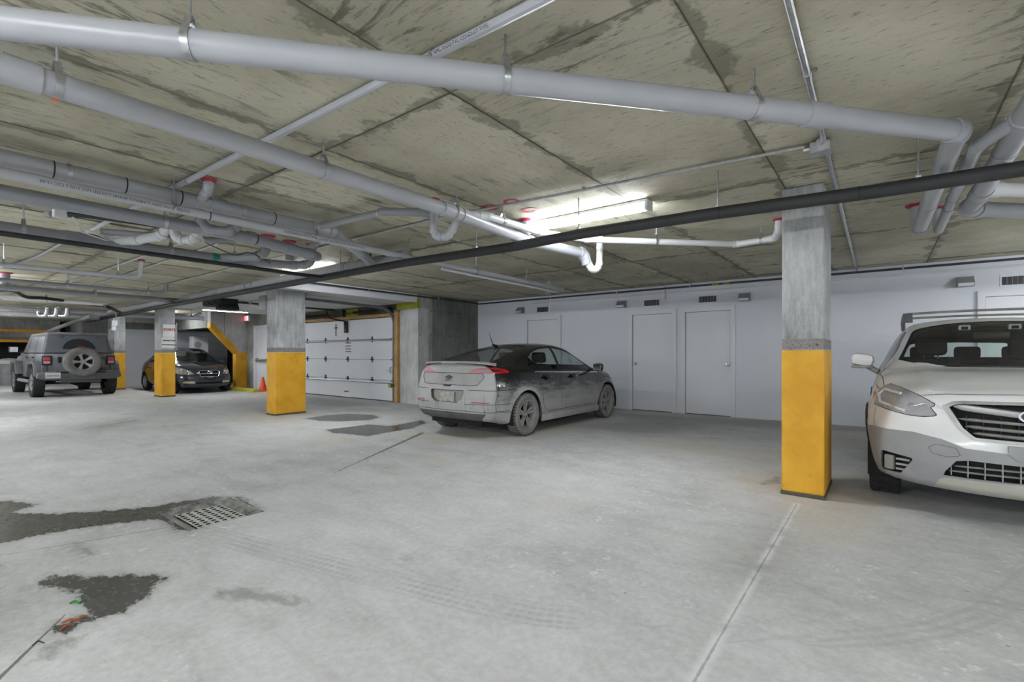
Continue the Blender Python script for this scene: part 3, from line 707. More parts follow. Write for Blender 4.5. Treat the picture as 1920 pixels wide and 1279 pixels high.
bl = fixture(-18.84, 5.71, 'x', 'added fluorescent light over the dark sedan, hidden behind the sign column', z=CZ-.03); bl.rotation_euler[2] = math.atan2(5.71, -18.84)  # added to brighten the bay, placed where the column hides it
fixture(-15.1, 6.05, 'y', 'lit fluorescent fixture behind the garage door operator', z=CZ-.1)
def fill_pendant(x, y, along, label, L=1.25, z=2.28):  # unseen lamps added to brighten the ceiling; the wagon's shadow implies one behind it
    t = thing('fill_light', label, 'light', (x, y, z), 0 if along == 'x' else PI/2, 'added unseen fluorescent lights')
    make('batten', MB().bbox((0,0,.03), (L,.05,.03), bev=.004), M['white_paint'], t)
    for sy in (-.06,.06): make('tube', MB().tube([(-L/2+.02,sy,0),(L/2-.02,sy,0)], .018, 8), M['tube_fill'], t)
    for s in (-1,1):
        make('lamp_holder', MB().bbox((s*(L/2-.01),0,.01), (.02,.16,.06), bev=.004), M['white_paint'], t)
        make('suspension_rod', MB().tube([(s*.4,0,.04),(s*.4,0,CZ-z)], .004, 6), M['galv'], t)
    return t
for x, y, nm in ((3.2,7.6,'behind the white car'), (3.8,2.2,'ahead of the white car on the right'), (-7,-1.6,'left behind the camera'), (-1.5,-1.6,'straight behind the camera'), (3.2,-1.2,'right behind the camera'), (-12.5,-1.5,'far left behind the camera'),
                 (-4.5,-4.6,'deep behind the camera on the left'), (2,-4.6,'deep behind the camera on the right'), (-18,-.8,'left of the off-road vehicle'), (-24,-1,'far left of the aisle'), (-12.3,.7,'just outside the left picture edge'), (-17.6,1.1,'beside the off-road vehicle'), (-23.2,1.7,'ahead of the off-road vehicle')):
    fill_pendant(x, y, 'x', 'added unseen twin fluorescent light ' + nm, .65 if nm in ('just outside the left picture edge', 'beside the off-road vehicle', 'ahead of the off-road vehicle') else 1.25)

# ------------------------------------------------------------------ pipe work
def fillet(pts, rad, n=6):
    """split a polyline into straight pieces and bends"""
    pts = [Vector(p) for p in pts]; straights = []; bends = []; a = pts[0]
    for i in range(1, len(pts)-1):
        p = pts[i]; d0 = (pts[i-1]-p); d1 = (pts[i+1]-p); l0, l1 = d0.length, d1.length; d0.normalize(); d1.normalize()
        ang = d0.angle(d1); cut = min(rad/max(math.tan(ang/2), .05), l0*.48, l1*.48)
        q0 = p+d0*cut; q1 = p+d1*cut
        bez = [(q0*(1-t)**2 + p*2*t*(1-t) + q1*t*t) for t in np.linspace(0,1,n+1)]
        straights.append((a, q0)); bends.append(bez); a = q1
    straights.append((a, pts[-1])); return straights, bends
def ring(mb, p, t, r, w, n=16):
    """a short sleeve of outer radius r centred on p along t"""
    t = t.normalized(); mb.tube([p-t*w/2, p+t*w/2], r, n); return mb
def along_u(sts, u):
    """point and direction on the run at the pixel column u"""
    best = None
    for a, b in sts:
        for k in range(101):
            p = a.lerp(b, k/100)
            if (p-CAM).dot(_f) < .1: continue
            e = abs(proj_u(p)-u)
            if best is None or e < best[0]: best = (e, p, (b-a).normalized())
    return best[1], best[2]
def pipe(name, label, pts, r, mat, hang=(), ties=(), coup=(), collar=(), cat='pipe', group=None, bend=None, elbow=True, strap='band', n=16, ends=()):
    pts = [Vector(p) for p in pts]
    t = thing(name, label, cat, tuple(pts[0]), 0, group)
    sts, bends = fillet(pts, bend or r*2.0)
    for a, b in sts:
        if (b-a).length > 1e-3: make('pipe', local(t, MB().tube([a, b], r, n)), mat, t, True)
    for bz in bends:
        mb = MB().tube(bz, r*(1.09 if elbow else 1.0), n)
        make('elbow', local(t, mb), mat, t, True)
        if elbow:
            for p, q in ((bz[0], bz[1]), (bz[-1], bz[-2])): make('elbow_hub', local(t, ring(MB(), p, q-p, r*1.17, r*.9, n)), mat, t, True)
    for u in coup:
        p, d = along_u(sts, u); make('coupling', local(t, ring(MB(), p, d, r*1.13, max(r*2.2,.09), n)), mat, t, True)
    for u in ties:
        p, d = along_u(sts, u); make('cable_tie', local(t, ring(MB(), p, d, r*1.05, .008, n)), M['wire_black'], t, True)
    for u in hang:
        p, d = along_u(sts, u); hanger(t, p, d, r, strap)
    for p in collar:
        p = Vector(p); make('firestop_collar', local(t, MB().lathe([(0,0),(r*1.75,0),(r*1.6,-.012),(r*1.2,-.022),(0,-.022)], 18, Matrix.Translation((p.x,p.y,CZ)))), M['red_seal'], t, True)
    for p, d in ends:
        make('end_cap', local(t, ring(MB(), Vector(p), Vector(d), r*1.18, r*1.2, n)), mat, t, True)
    return t
def hanger(t, p, d, r, style='band'):
    h = make('hanger', local(t, ring(MB(), p, d, r+.004, .028, 18) if style != 'rod' else MB().bbox((p.x,p.y,p.z+r+.008), (.03,.03,.02), bev=.004)), M['galv'], t, True)
    top = p.z + r
    if style == 'band':                                  # clevis: two straps up to the nut
        sd = d.cross(Vector((0,0,1))).normalized(); nz = min(top+.05, CZ-.02); m2 = MB()
        for s in (-1,1):
            a = p + sd*s*r*.9 + Vector((0,0,r*.45)); b = Vector((p.x,p.y,nz)) + sd*s*.008; w = d*.013
            m2.add([a+w, a-w, b-w, b+w], [(0,1,2,3)]); m2.add([a+w+sd*s*.003, a-w+sd*s*.003, b-w+sd*s*.003, b+w+sd*s*.003], [(3,2,1,0)])
        make('clevis', local(t, m2), M['galv'], h, recalc=False)
    else: nz = top
    if nz < CZ-.005:
        make('threaded_rod', local(t, MB().tube([(p.x,p.y,nz-.02),(p.x,p.y,CZ)], .0065, 6)), M['galv'], h)
        make('nut', local(t, MB().tube([(p.x,p.y,nz-.008),(p.x,p.y,nz+.008)], .013, 6)), M['galv'], h)
    return h
A = at_z
# --- big drain crossing the top of the picture
e1 = A(1800,248,2.425)
pipe('drain_pipe', 'thick grey drain pipe crossing the whole top of the picture diagonally', [A(-60,36,2.41), A(1795,246,2.43), (.27,5.86,2.37), (.27,5.98,2.40), (.26,6.0,CZ)], .056, M['pvc_grey'],
     hang=(365,945,1417,1742), coup=(1530,), collar=[(.26,6.0,0)], group='ceiling drain pipes', bend=.06)
# --- second drain, along the camera's left
x2 = -2.98
P2 = pipe('drain_pipe', 'grey drain pipe with an orange mark, leading to the wye by the ceiling light', [(-3.02,-1.0,2.415),(-2.98,.2,2.42),(-2.95,3.05,2.43),(-3.0,4.2,2.40),(-2.76,4.95,2.37),(-2.74,5.0,2.25)], .056, M['pvc_grey'],
     hang=(100,605,855), coup=(45,838,872), group='ceiling drain pipes', bend=.05)
for u, m_, w in ((101,'orange_tape',.03),): 
    p, d = along_u([(Vector((-3.0,.2,2.42)), Vector((-2.95,3.05,2.43)))], u); make('paint_mark', local(P2, ring(MB(), p+d*.0, d, .0612, .022)), M[m_], P2, True)
pipe('branch_pipe', 'white branch pipe running from the wye past the ceiling light to the column', [(-2.98,3.1,2.44),(-2.90,3.42,2.475),(-2.86,4.2,2.475),A(1100,449,2.465),A(1380,458,2.465),A(1452,447,2.47),A(1460,432,2.5),A(1460,432,2.5)+Vector((0,0,.12))], .034, M['pvc_white'],
     hang=(943,1230,1427), coup=(905,), collar=[A(1460,432,2.5)], group='ceiling branch pipes', bend=.05)
pipe('trap_pipe', 'white P-trap hanging below the black pipe under the ceiling light', [(-2.74,4.99,2.36),(-2.72,5.02,2.24),(-2.70,5.05,2.19),(-2.66,5.1,2.19),(-2.64,5.12,2.26),(-2.64,5.13,2.44),(-2.64,5.13,CZ)], .036, M['pvc_white'], group='pipe traps', bend=.04)
q = A(987,412,CZ); pipe('riser_pipe', 'short white riser with a red collar just left of the ceiling light', [(q.x,q.y,CZ),(q.x,q.y,2.47)], .045, M['pvc_white'], collar=[q], group='ceiling risers')
q = A(813,373,CZ); pipe('trap_pipe', 'grey P-trap hanging beside the orange-marked drain with a red collar', [(q.x,q.y,CZ),(q.x,q.y,2.33),(q.x+.03,q.y+.02,2.27),(q.x+.12,q.y+.06,2.27),(q.x+.16,q.y+.08,2.33),(q.x+.2,q.y+.1,2.41)], .034, M['pvc_grey'], collar=[q], group='pipe traps', bend=.045)
pipe('branch_pipe', 'grey branch pipe with a bend, running below the trap towards the thick pair', [(-4.52,2.72,2.5),A(722,397,2.52),A(785,398,2.52),A(815,405,2.5)], .034, M['pvc_mid'], hang=(712,), coup=(735,770), group='ceiling branch pipes', strap='tight')
# red paint marks left on the ceiling
for u, v, lb in ((920,388,'left'),(960,378,'upper'),(994,394,'right')):
    q = A(u, v, CZ); tag(make('paint_mark', MB().lathe([(.05,-.004),(.085,-.005),(.085,-.004),(.05,-.003)], 18, Matrix.Translation((q.x,q.y,CZ))), M['red_seal']), 'faded red paint ring on the ceiling, %s one of three by the light' % lb, 'paint mark', 'red rings on the ceiling')
# --- stacked pair
pipe('drain_pipe', 'thicker upper pipe of the stacked pair with black ties', [(-4.62,-1.2,2.50),(-4.68,2.95,2.51),(-5.35,3.92,2.42)], .058, M['pvc_grey'], hang=(135,458), ties=(101,234,340,513), coup=(405,598), group='ceiling drain pipes', strap='tight', bend=.1)
P3b = pipe('drain_pipe', 'thinner printed lower pipe of the stacked pair, ending by the white wall', [(-4.55,-1.2,2.385),(-4.62,4.0,2.388),(-4.67,7.62,2.39)], .036, M['pvc_grey'], hang=(325,589,765,893,987), ties=(394,), coup=(1045,), group='ceiling drain pipes', elbow=False)
def pipe_print(txt, parent, a, b, r, size, up):
    """lettering wrapped on the camera-facing flank of a straight run, read from a to b"""
    a = Vector(a); b = Vector(b); d = (b-a).normalized(); mid = (a+b)/2
    nrm = (CAM-mid); nrm = (nrm - d*nrm.dot(d)).normalized(); v = nrm.cross(d)
    def fn(c):
        ang = c.y/r; return mid + d*c.x + (nrm*math.cos(ang) + v*math.sin(ang))*(r+.0006+max(c.z,0)*.2) - parent.location
    lettering(txt, size, M['print'], parent, Matrix(), .0004, 'pipe_print', fn=fn)
pipe_print('SYSTEM 15 PVC DWV SCHEDULE 40 B181.2 LISTED ULC S102.2 CSC 15-09', P3b, (-4.58,1.75,2.386), (-4.56,.45,2.386), .036, .028, 1)
pipe_print('B181.2 W LISTED ULC S102.2 PVC DWV SCHEDULE 40 SYSTEM 15 PVC', P3b, (-4.60,3.55,2.388), (-4.585,2.05,2.388), .036, .03, 1)
pipe('white_tube', 'slim white pipe slung under the end of the printed pipe', [(-4.72,4.6,2.35),(-4.75,7.5,2.34)], .022, M['pvc_white'], group='ceiling branch pipes')
q = A(1030,528,CZ); pipe('riser_pipe', 'short grey riser at the far end of the printed pipe', [(q.x,q.y,CZ),(q.x,q.y,2.44),(q.x-.1,q.y+.1,2.4)], .045, M['pvc_grey'], group='ceiling risers')
# --- dark drains further left
pipe('drain_pipe', 'dark grey pipe below the stacked pair ending in a diagonal bend', [(-5.0,-1.2,2.36),(-5.03,2.25,2.365),(-5.15,2.95,2.33),(-5.25,3.1,2.34)], .056, M['pvc_mid'], hang=(312,), coup=(545,), group='ceiling drain pipes', strap='tight', ties=(478,))
P5 = pipe('drain_pipe', 'mid grey drain with a teal mark, rising to a red collar beside the column line', [(-6.36,-1.2,2.36),(-6.34,2.6,2.355),(-6.06,3.25,2.35),(-5.9,3.38,2.36),(-5.87,3.41,CZ)], .05, M['pvc_mid'], hang=(49,322,440), coup=(135,170,265,440,470), collar=[(-5.87,3.41,0)], group='ceiling drain pipes', bend=.09)
make('paint_mark', local(P5, ring(MB(), Vector((-6.34,2.42,2.356)), Vector((0,1,0)), .0515, .06)), M['teal'], P5, True)
pipe('branch_pipe', 'grey elbow rising from the teal-marked drain', [(-6.3,2.5,2.36),(-5.97,2.74,2.37),(-5.87,2.8,2.42),(-5.85,2.82,CZ)], .05, M['pvc_mid'], collar=[(-5.85,2.82,0)], group='ceiling branch pipes', bend=.08)
pipe('branch_pipe', 'slim dark pipe crossing behind the diagonal bend', [(-6.0,3.2,2.43),(-4.95,2.98,2.47),(-4.75,2.96,2.48)], .034, M['pvc_mid'], group='ceiling branch pipes', elbow=False)
q = A(543,452,CZ); pipe('riser_pipe', 'grey riser with a red collar between the crossing bends', [(q.x,q.y,CZ),(q.x,q.y,2.38)], .048, M['pvc_mid'], collar=[q], group='ceiling risers')
pipe('branch_pipe', 'white branch with a big elbow over the teal-marked drain', [(-6.44,1.35,2.39),(-6.2,1.62,2.39),(-5.9,1.75,2.42),(-5.78,1.78,2.5)], .046, M['pvc_white'], coup=(205,235), group='ceiling branch pipes', bend=.1)
pipe('trap_pipe', 'big white P-trap with a small red mark beside the white elbow', [(-5.72,1.8,2.52),(-5.70,1.82,2.40),(-5.68,1.85,2.36),(-5.55,1.92,2.36),(-5.5,1.95,2.42),(-5.46,1.97,CZ)], .042, M['pvc_white'], group='pipe traps', bend=.06)
pipe('trap_pipe', 'grey P-trap hanging under the stacked pair', [(-5.0,1.78,2.55),(-5.0,1.8,2.40),(-4.98,1.86,2.36),(-4.92,2.0,2.36),(-4.9,2.06,2.42),(-4.9,2.08,2.56)], .042, M['pvc_mid'], group='pipe traps', bend=.06)
pipe('branch_pipe', 'slim grey pipe left of the traps ending in an upward elbow', [(-6.32,1.36,2.45),(-5.83,2.2,2.45),(-5.75,2.38,2.47),(-5.72,2.42,CZ)], .03, M['pvc_mid'], hang=(380,), group='ceiling branch pipes')
q = A(391,336,CZ); pipe('branch_pipe', 'short grey elbow with a bright red collar above the stacked pair', [(q.x,q.y,CZ),(q.x,q.y,2.54),(q.x-.12,q.y+.02,2.53),(q.x-.32,q.y+.05,2.52)], .034, M['pvc_grey'], collar=[q], group='ceiling branch pipes', bend=.05)
# --- runs across the far left
pipe('branch_pipe', 'pale grey slim pipe on the left rising to a red collar', [(-8.98,-1.2,2.34),(-8.9,2.22,2.345),(-8.87,2.36,2.36),(-8.86,2.38,CZ)], .029, M['pvc_grey'], hang=(10,219), collar=[(-8.86,2.38,0)], group='ceiling branch pipes')
pipe('branch_pipe', 'dim grey slim pipe left of the pale one, turning up near the column line', [(-11.45,-1.2,2.41),(-11.35,3.3,2.41),(-11.33,3.44,2.43),(-11.33,3.46,CZ)], .034, M['pvc_mid'], hang=(124,280), group='ceiling branch pipes')
pipe('drain_pipe', 'dim thick drain running to the black pipe at the column line', [(-11.95,-1.2,2.36),(-12.25,3.75,2.36),(-12.5,4.0,2.4)], .052, M['pvc_mid'], hang=(180,), coup=(25,), group='ceiling drain pipes')
q = A(10,511,CZ); pipe('riser_pipe', 'dark riser with a red collar at the left picture edge', [(q.x,q.y,CZ),(q.x,q.y,2.4)], .06, M['pvc_mid'], collar=[q], group='ceiling risers')
pipe('branch_pipe', 'brightly lit white pipe at the left edge', [(-14.4,-1.2,2.42),(-14.8,3.3,2.40)], .05, M['pvc_white'], hang=(88,), group='ceiling branch pipes')
pipe('branch_pipe', 'far grey pipe above the off-road vehicle', [(-17.4,-1.2,2.36),(-17.45,3.4,2.36),(-17.5,3.9,2.38)], .045, M['pvc_grey'], hang=(40,), group='ceiling branch pipes')
pipe('branch_pipe', 'far lower grey pipe above the off-road vehicle', [(-18.6,-1.2,2.28),(-18.7,1.9,2.29),(-18.8,4.0,2.3)], .07, M['pvc_grey'], coup=(25,), group='ceiling branch pipes')
for k, (u, lb) in enumerate(((73,'leftmost'),(91,'middle'),(111,'rightmost'))):
    q = A(u, 588, 2.26); pipe('trap_pipe', 'small far white P-trap, %s of three above the off-road vehicle' % lb, [(q.x,q.y,2.42),(q.x,q.y,2.26),(q.x+.05,q.y+.02,2.2),(q.x+.2,q.y+.1,2.2),(q.x+.25,q.y+.12,2.26),(q.x+.25,q.y+.12,2.4)], .045, M['galv'], group='three far traps', bend=.06)
pipe('drain_pipe', 'far pipe leaving the column line diagonally over the off-road vehicle', [A(172,592,2.27),A(88,622,2.08)], .06, M['pvc_mid'], group='ceiling drain pipes')
pipe('drain_pipe', 'pale grey pipe with a wye before the stair wall', [(-16.9,3.95,2.30),(-16.65,6.02,2.30)], .062, M['pvc_grey'], hang=(359,), group='ceiling drain pipes', ends=[((-16.65,6.02,2.3),(0,1,0))])
pipe('branch_pipe', 'slanting branch of the wye before the stair wall', [(-16.68,5.75,2.31),(-16.66,6.0,2.46)], .05, M['pvc_grey'], group='ceiling branch pipes')
# --- long main under the beam line and the black pipe
pipe('main_drain', 'long thick grey main running behind the black pipe', [(-4.85,4.05,2.44),(-21,4.05,2.41)], .072, M['pvc_grey'], hang=(655,575,527,478,410), coup=(690,640,560,465), group='ceiling drain pipes', ends=[((-4.85,4.05,2.44),(1,0,0))])
for sx, lb in ((-5.15,'nearer'),(-5.42,'farther')):
    pipe('small_tube', 'short dark bent tube standing on the main drain, %s one' % lb, [(sx,3.98,2.47),(sx,3.96,2.53),(sx-.12,4.05,2.55)], .016, M['steel_dark'], group='ceiling branch pipes', elbow=False)
bp = [(3.5,4.2,2.29)] + [tuple(A(u, v, 2.29)) for u, v in ((1920,316),(1640,359),(1346,399.5),(1085,439),(960,463),(760,493))] + [(-9,3.9,2.30),(-13,3.92,2.29),(-20.8,4.1,2.27)]
bp = [Vector(p) for p in bp]
BP = thing('black_pipe', 'long black insulated pipe crossing the picture from the right edge', 'pipe', tuple(bp[0]), 0, 'black pipes')
make('pipe', local(BP, MB().tube(bp, .047, 16)), M['rubber_black'], BP, True)
bs = list(zip(bp[:-1], bp[1:]))
for u in (1349,1610,830): p, d = along_u(bs, u); make('insulation_joint', local(BP, ring(MB(), p, d, .0485, .012)), M['black'], BP, True)
for u in (1722,1346,1085,893,638): p, d = along_u(bs, u); hanger(BP, p, d, .046, 'rod')
pipe('black_pipe', 'slim black pipe coming from the left edge and dropping onto the black pipe', [(-6.18,-1.2,2.27),(-6.25,3.45,2.275),(-6.33,3.9,2.30)], .025, M['rubber_black'], group='black pipes', bend=.05, elbow=False)
# --- group at the right edge
pipe('drain_pipe', 'slim grey pipe beside the crossing drain, reaching a red collar', [(.60,3.5,2.42),(.43,3.88,2.41),(.42,6.15,2.38),(.42,6.2,2.42),(.42,6.22,CZ)], .036, M['pvc_grey'], coup=(1778,), collar=[(.42,6.22,0)], hang=(1787,), group='ceiling drain pipes', bend=.05)
pipe('drain_pipe', 'thick grey pipe at the upper right picture edge', [(.62,2.2,2.45),(.585,3.6,2.425),(.57,4.98,2.385),(.535,5.22,2.35),(.60,5.3,2.35),(1.9,6.6,2.36)], .058, M['pvc_grey'], coup=(1840,1917), hang=(1885,), group='ceiling drain pipes', bend=.05)
pipe('branch_pipe', 'white pipe leaving the thick pipe at the right edge', [(.58,4.88,2.40),(1.0,5.3,2.41),(2.3,6.6,2.43)], .05, M['pvc_white'], coup=(1862,), group='ceiling branch pipes', elbow=False)
# ------------------------------------------------------------------ conduits clamped to the ceiling
def conduit(label, pts, r, mat, clips=(), bend=.1, group='ceiling conduits'):
    return_ = pipe('conduit', label, pts, r, mat, cat='conduit', group=group, elbow=False, bend=bend, n=10)
    sts, _ = fillet(pts, bend)
    for u in clips:
        p, d = along_u(sts, u); m2 = ring(MB(), p, d, r*1.25, .022, 10); s = d.cross(Vector((0,0,1))).normalized(); m2.bbox(p+s*(r+.014)+Vector((0,0,r*.5)), (.022,.03,.006), Matrix.Rotation(math.atan2(s.y,s.x)+PI/2,3,'Z')); m2.bbox(p+Vector((0,0,r)), (.02,.02,max(.004, (CZ-p.z-r)*2)))
        make('clip', local(return_, m2), M['galv'], return_, True)
    return return_
C1 = conduit('grey plastic conduit crossing the ceiling behind the diagonal drain', [(3,1.62,2.592),(-1.05,1.58,2.592),(-7.2,1.43,2.592)], .022, M['pvc_grey'], (815,355))
pipe_print('SCEPTER 30mm NMC RIGID PVC CONDUIT TYPE', C1, (-2.0,1.54,2.592), (-1.1,1.57,2.592), .022, .022, 1)
conduit('dark bent conduit continuing to the left edge', [(-7.4,1.4,2.595),(-9.6,1.36,2.595),(-10.8,1.25,2.59),(-13.5,.6,2.59)], .02, M['pvc_mid'])
conduit('thin metal conduit ending at the junction box', [(-.42,3.78,2.595),(-3.5,3.5,2.6),(-13,3.47,2.6)], .013, M['galv'], (1330,1094))
conduit('bright metal conduit running straight away to the white wall', [(-.28,-1,2.598),(-.3,2.6,2.6),(-.35,9.86,2.6)], .0155, M['galv'], (1512,1583,1595))
conduit('thin metal conduit left of the pale grey pipe', [(-6.9,2.3,2.6),(-14.5,2.2,2.6)], .016, M['galv'], (204,))
conduit('thin metal conduit beside the column line on the left', [(-6.7,2.6,2.6),(-15,2.62,2.6)], .014, M['galv'])
conduit('far thin conduit over the left aisle', [(-13.5,2.9,2.6),(-22,2.9,2.6)], .014, M['galv'])
conduit('dark conduit along the top of the white wall', [(RX+.05,9.80,2.55),(7,9.80,2.55)], .018, M['steel_dark'], (1300,1160,1690))
conduit('dark conduit along the top of the concrete return wall', [(-8.66,4.7,2.56),(-8.66,9.78,2.56)], .018, M['steel_dark'], (690,820))
conduit('white conduit strip just below the dark one on the white wall', [(-6.9,9.83,2.46),(7,9.83,2.46)], .014, M['pvc_white'], (1245,))
for u, lb in ((1341,'left'),(1362,'right')):
    q = at_y(u, 531, 9.78); tag(make('tape_wrap', MB().tube([(q.x-.06,9.80,2.55),(q.x+.06,9.80,2.55)], .021, 10), M['foam'], None, True), 'yellow tape wrapped on the dark wall conduit, %s one' % lb, 'tape', 'yellow tape wraps')
jb_ = thing('junction_box', 'square galvanised junction box where the conduits meet', 'junction box', (-.33, 3.80, 2.58))
make('box', MB().bbox((0,0,-.01), (.115,.115,.06), bev=.004), M['galv'], jb_); make('cover', MB().bbox((0,0,-.045), (.12,.12,.008), bev=.002), M['galv'], jb_)
for dx, dy, r_ in ((-.075,0,'x'),(0,.075,'y'),(0,-.075,'y')): make('connector', MB().tube([(dx*.7,dy*.7,.0),(dx*1.3,dy*1.3,.0)], .02, 8), M['galv'], jb_)
# camera-like box with dangling white cables on the left
q = A(112,400,2.57); cb = thing('ceiling_box', 'small white ceiling box with dangling white cables', 'ceiling box', tuple(q))
make('box', MB().bbox((0,0,0), (.1,.1,.08), bev=.01), M['white_paint'], cb); make('nose', MB().tube([(-.05,-.05,-.01),(-.1,-.08,-.01)], .03, 10), M['plastic_grey'], cb)
make('sleeve', MB().tube([(.03,.05,0),(.1,.2,0),(.2,.9,.01)], .022, 8), M['steel_dark'], cb, True)
for k in range(2): make('cable', MB().tube([(.04,.08,-.01),(.08,.16,-.12-.05*k),(.13,.32,-.2-.02*k),(.16,.42+.1*k,-.16)], .006, 6), M['wire_white'], cb, True)
# hanging wires
def wire(label, pts, r, mat):
    P_ = [Vector(p) for p in pts]; out = []
    for i in range(len(P_)-1):
        p0, p1, p2, p3 = P_[max(i-1,0)], P_[i], P_[i+1], P_[min(i+2,len(P_)-1)]
        for t in np.linspace(0,1,7)[:-1]:
            out.append(.5*((2*p1)+(p2-p0)*t+(2*p0-5*p1+4*p2-p3)*t*t+(3*p1-p0-3*p2+p3)*t**3))
    out.append(P_[-1]); t_ = make('cable', MB().tube(out, r, 6), mat, None, True); return tag(t_, label, 'cable', 'loose cables')
q = A(1030,548,2.36); wire('thin white cable dangling before the white wall', [(q.x,q.y,2.38),(q.x+.02,q.y,2.2),(q.x-.01,q.y,2.05),(q.x+.05,q.y,1.9),(q.x+.06,q.y,1.8)], .005, M['wire_white'])
wire('black cable bundle sagging at the far left', [A(0,545,2.45),A(25,545,2.44),A(50,557,2.38),A(90,560,2.4),(-15.5,3.2,2.42),A(200,575,2.33),A(225,586,2.25)], .035, M['wire_black'])
wire('white loop of cable on the black pipe left of the second column', [(-9.75,4.0,2.45),(-9.85,4.2,2.35),(-9.9,4.5,2.15),(-9.78,4.62,2.1)], .006, M['wire_white'])
wire('thin grey cable looped below the slim pipe', [A(385,455,2.42),A(440,478,2.3),A(470,474,2.36),A(520,500,2.34),A(545,500,2.36)], .005, M['wire_black'])
# electrical box on the second column
eb = thing('electrical_box', 'grey electrical box on the left side of the second column', 'electrical box', (-9.8, 4.66, 2.1))
make('box', MB().bbox((-.02,.0,.12), (.2,.12,.3), bev=.01), M['plastic_grey'], eb); make('cover', MB().bbox((-.02,-.065,.12), (.17,.01,.26), bev=.003), M['plastic_grey'], eb)
sb = thing('small_box', 'small white box under the main drain near the fourth column', 'electrical box', (-19.9, 4.6, 2.2))
make('box', MB().bbox((0,0,0), (.25,.15,.18), bev=.01), M['white_paint'], sb); make('tail', MB().bbox((-.02,0,-.16), (.12,.1,.14), bev=.01), M['white_paint'], sb); make('drop_rod', MB().tube([(0,0,.08),(0,0,CZ-2.2)], .008, 6), M['galv'], sb)

# ------------------------------------------------------------------ small things on the floor
def cone():
    t = thing('traffic_cone', 'orange traffic cone half hidden behind the second column', 'cone', (-15.9, 7.5, 0))
    om = simple('cone_orange', srgb(240,84,44), .5); make('base', MB().bbox((0,0,.012), (.3,.3,.024), bev=.008), om, t)
    make('body', MB().lathe([(.12,.024),(.115,.04),(.03,.45),(.022,.46),(0,.46)], 24), om, t, True); make('collar', MB().lathe([(.0915,.14),(.0925,.14),(.0665,.27),(.0655,.27)], 24), M['white_paint'], t, True)
cone()
ws = tag(make('wheel_stop', MB().prism([(-.09,0),(-.07,.09),(-.03,.11),(.03,.11),(.07,.09),(.09,0)], -17.4, -15.55, lambda a,b,t: (t,7.12+a,b)), simple('faded_yellow_kerb', srgb(200,190,70), .7, 0, .2, 5)), 'faded yellow concrete wheel stop beside the dark sedan', 'wheel stop')
def barrel(x, y, label, col):
    t = thing('plastic_drum', label, 'drum', (x, y, 0))
    make('body', MB().lathe([(0,0),(.27,0),(.285,.03),(.285,.28),(.295,.3),(.285,.32),(.285,.58),(.295,.6),(.285,.62),(.285,.86),(.27,.9),(.0,.9)], 24), simple('drum_plastic', col, .35), t, True); make('lid', MB().lathe([(0,.9),(.26,.9),(.26,.93),(0,.93)], 24), M['black'], t, True)
barrel(-27.6, 3.62, 'dark blue plastic drum at the far left', srgb(44,50,110))
bx = thing('cardboard_box', 'pale box standing on the blue drum', 'box', (-27.6, 3.62, .93)); make('carton', MB().bbox((0,0,.16), (.42,.36,.32), bev=.01), M['drywall'], bx); make('tape', MB().bbox((0,0,.322), (.42,.05,.004)), M['wood'], bx)
gb = thing('waste_bin', 'grey waste bin at the far left picture edge', 'bin', (-27.2, 3.05, 0)); make('body', MB().lathe([(0,0),(.24,0),(.3,.85),(.32,.86),(.32,.9),(0,.9)], 20), M['plastic_grey'], gb, True); make('bag', MB().lathe([(.3,.86),(.36,.82),(.34,.96),(.2,1.02),(0,1.04)], 20), M['drywall'], gb, True)
ac = thing('condenser_unit', 'white box shaped machine in the dark space below the stair', 'machine', (-20.6, 7.33, 1.2)); make('cabinet', MB().bbox((0,0,.35), (.4,.52,.64), bev=.02), M['drywall'], ac); make('fan_opening', MB().lathe([(0,0),(.12,0),(.12,.01),(0,.01)], 24, Matrix.Translation((.2,-.1,.35)) @ Matrix.Rotation(PI/2,4,'Y')), M['plastic_grey'], ac); make('stand', MB().box(-.18,.18,-.22,.22,-1.2,.04), M['dark'], ac)
def debris(name, label, pts, w, mat):
    m2 = MB(); P_ = [at_z(u, v, 0) for u, v in pts]; m2.tube([(p.x,p.y,.006+.004*(i%2)) for i, p in enumerate(P_)], [w*.5]+[w]*(len(P_)-2)+[w*.4], 6); return tag(make(name, m2, mat, None, True), label, 'debris')
debris('plastic_strip', 'small green plastic strip on the floor by the puddle', [(130,1134),(140,1131),(150,1133),(157,1128)], .007, simple('green_plastic', srgb(40,130,60), .4))
om = simple('rusty_orange_leaf', srgb(176,92,58), .6)
debris('dry_leaf', 'long orange dry leaf at the lower puddle edge', [(115,1171),(130,1166),(145,1164),(164,1157)], .006, om); debris('dry_leaf', 'short crumpled orange leaf below the long one', [(112,1185),(122,1178),(132,1173)], .005, om)
debris('twig', 'thin dark twig lying across the crack at lower left', [(60,1213),(72,1206),(83,1209)], .004, M['steel_dark'])

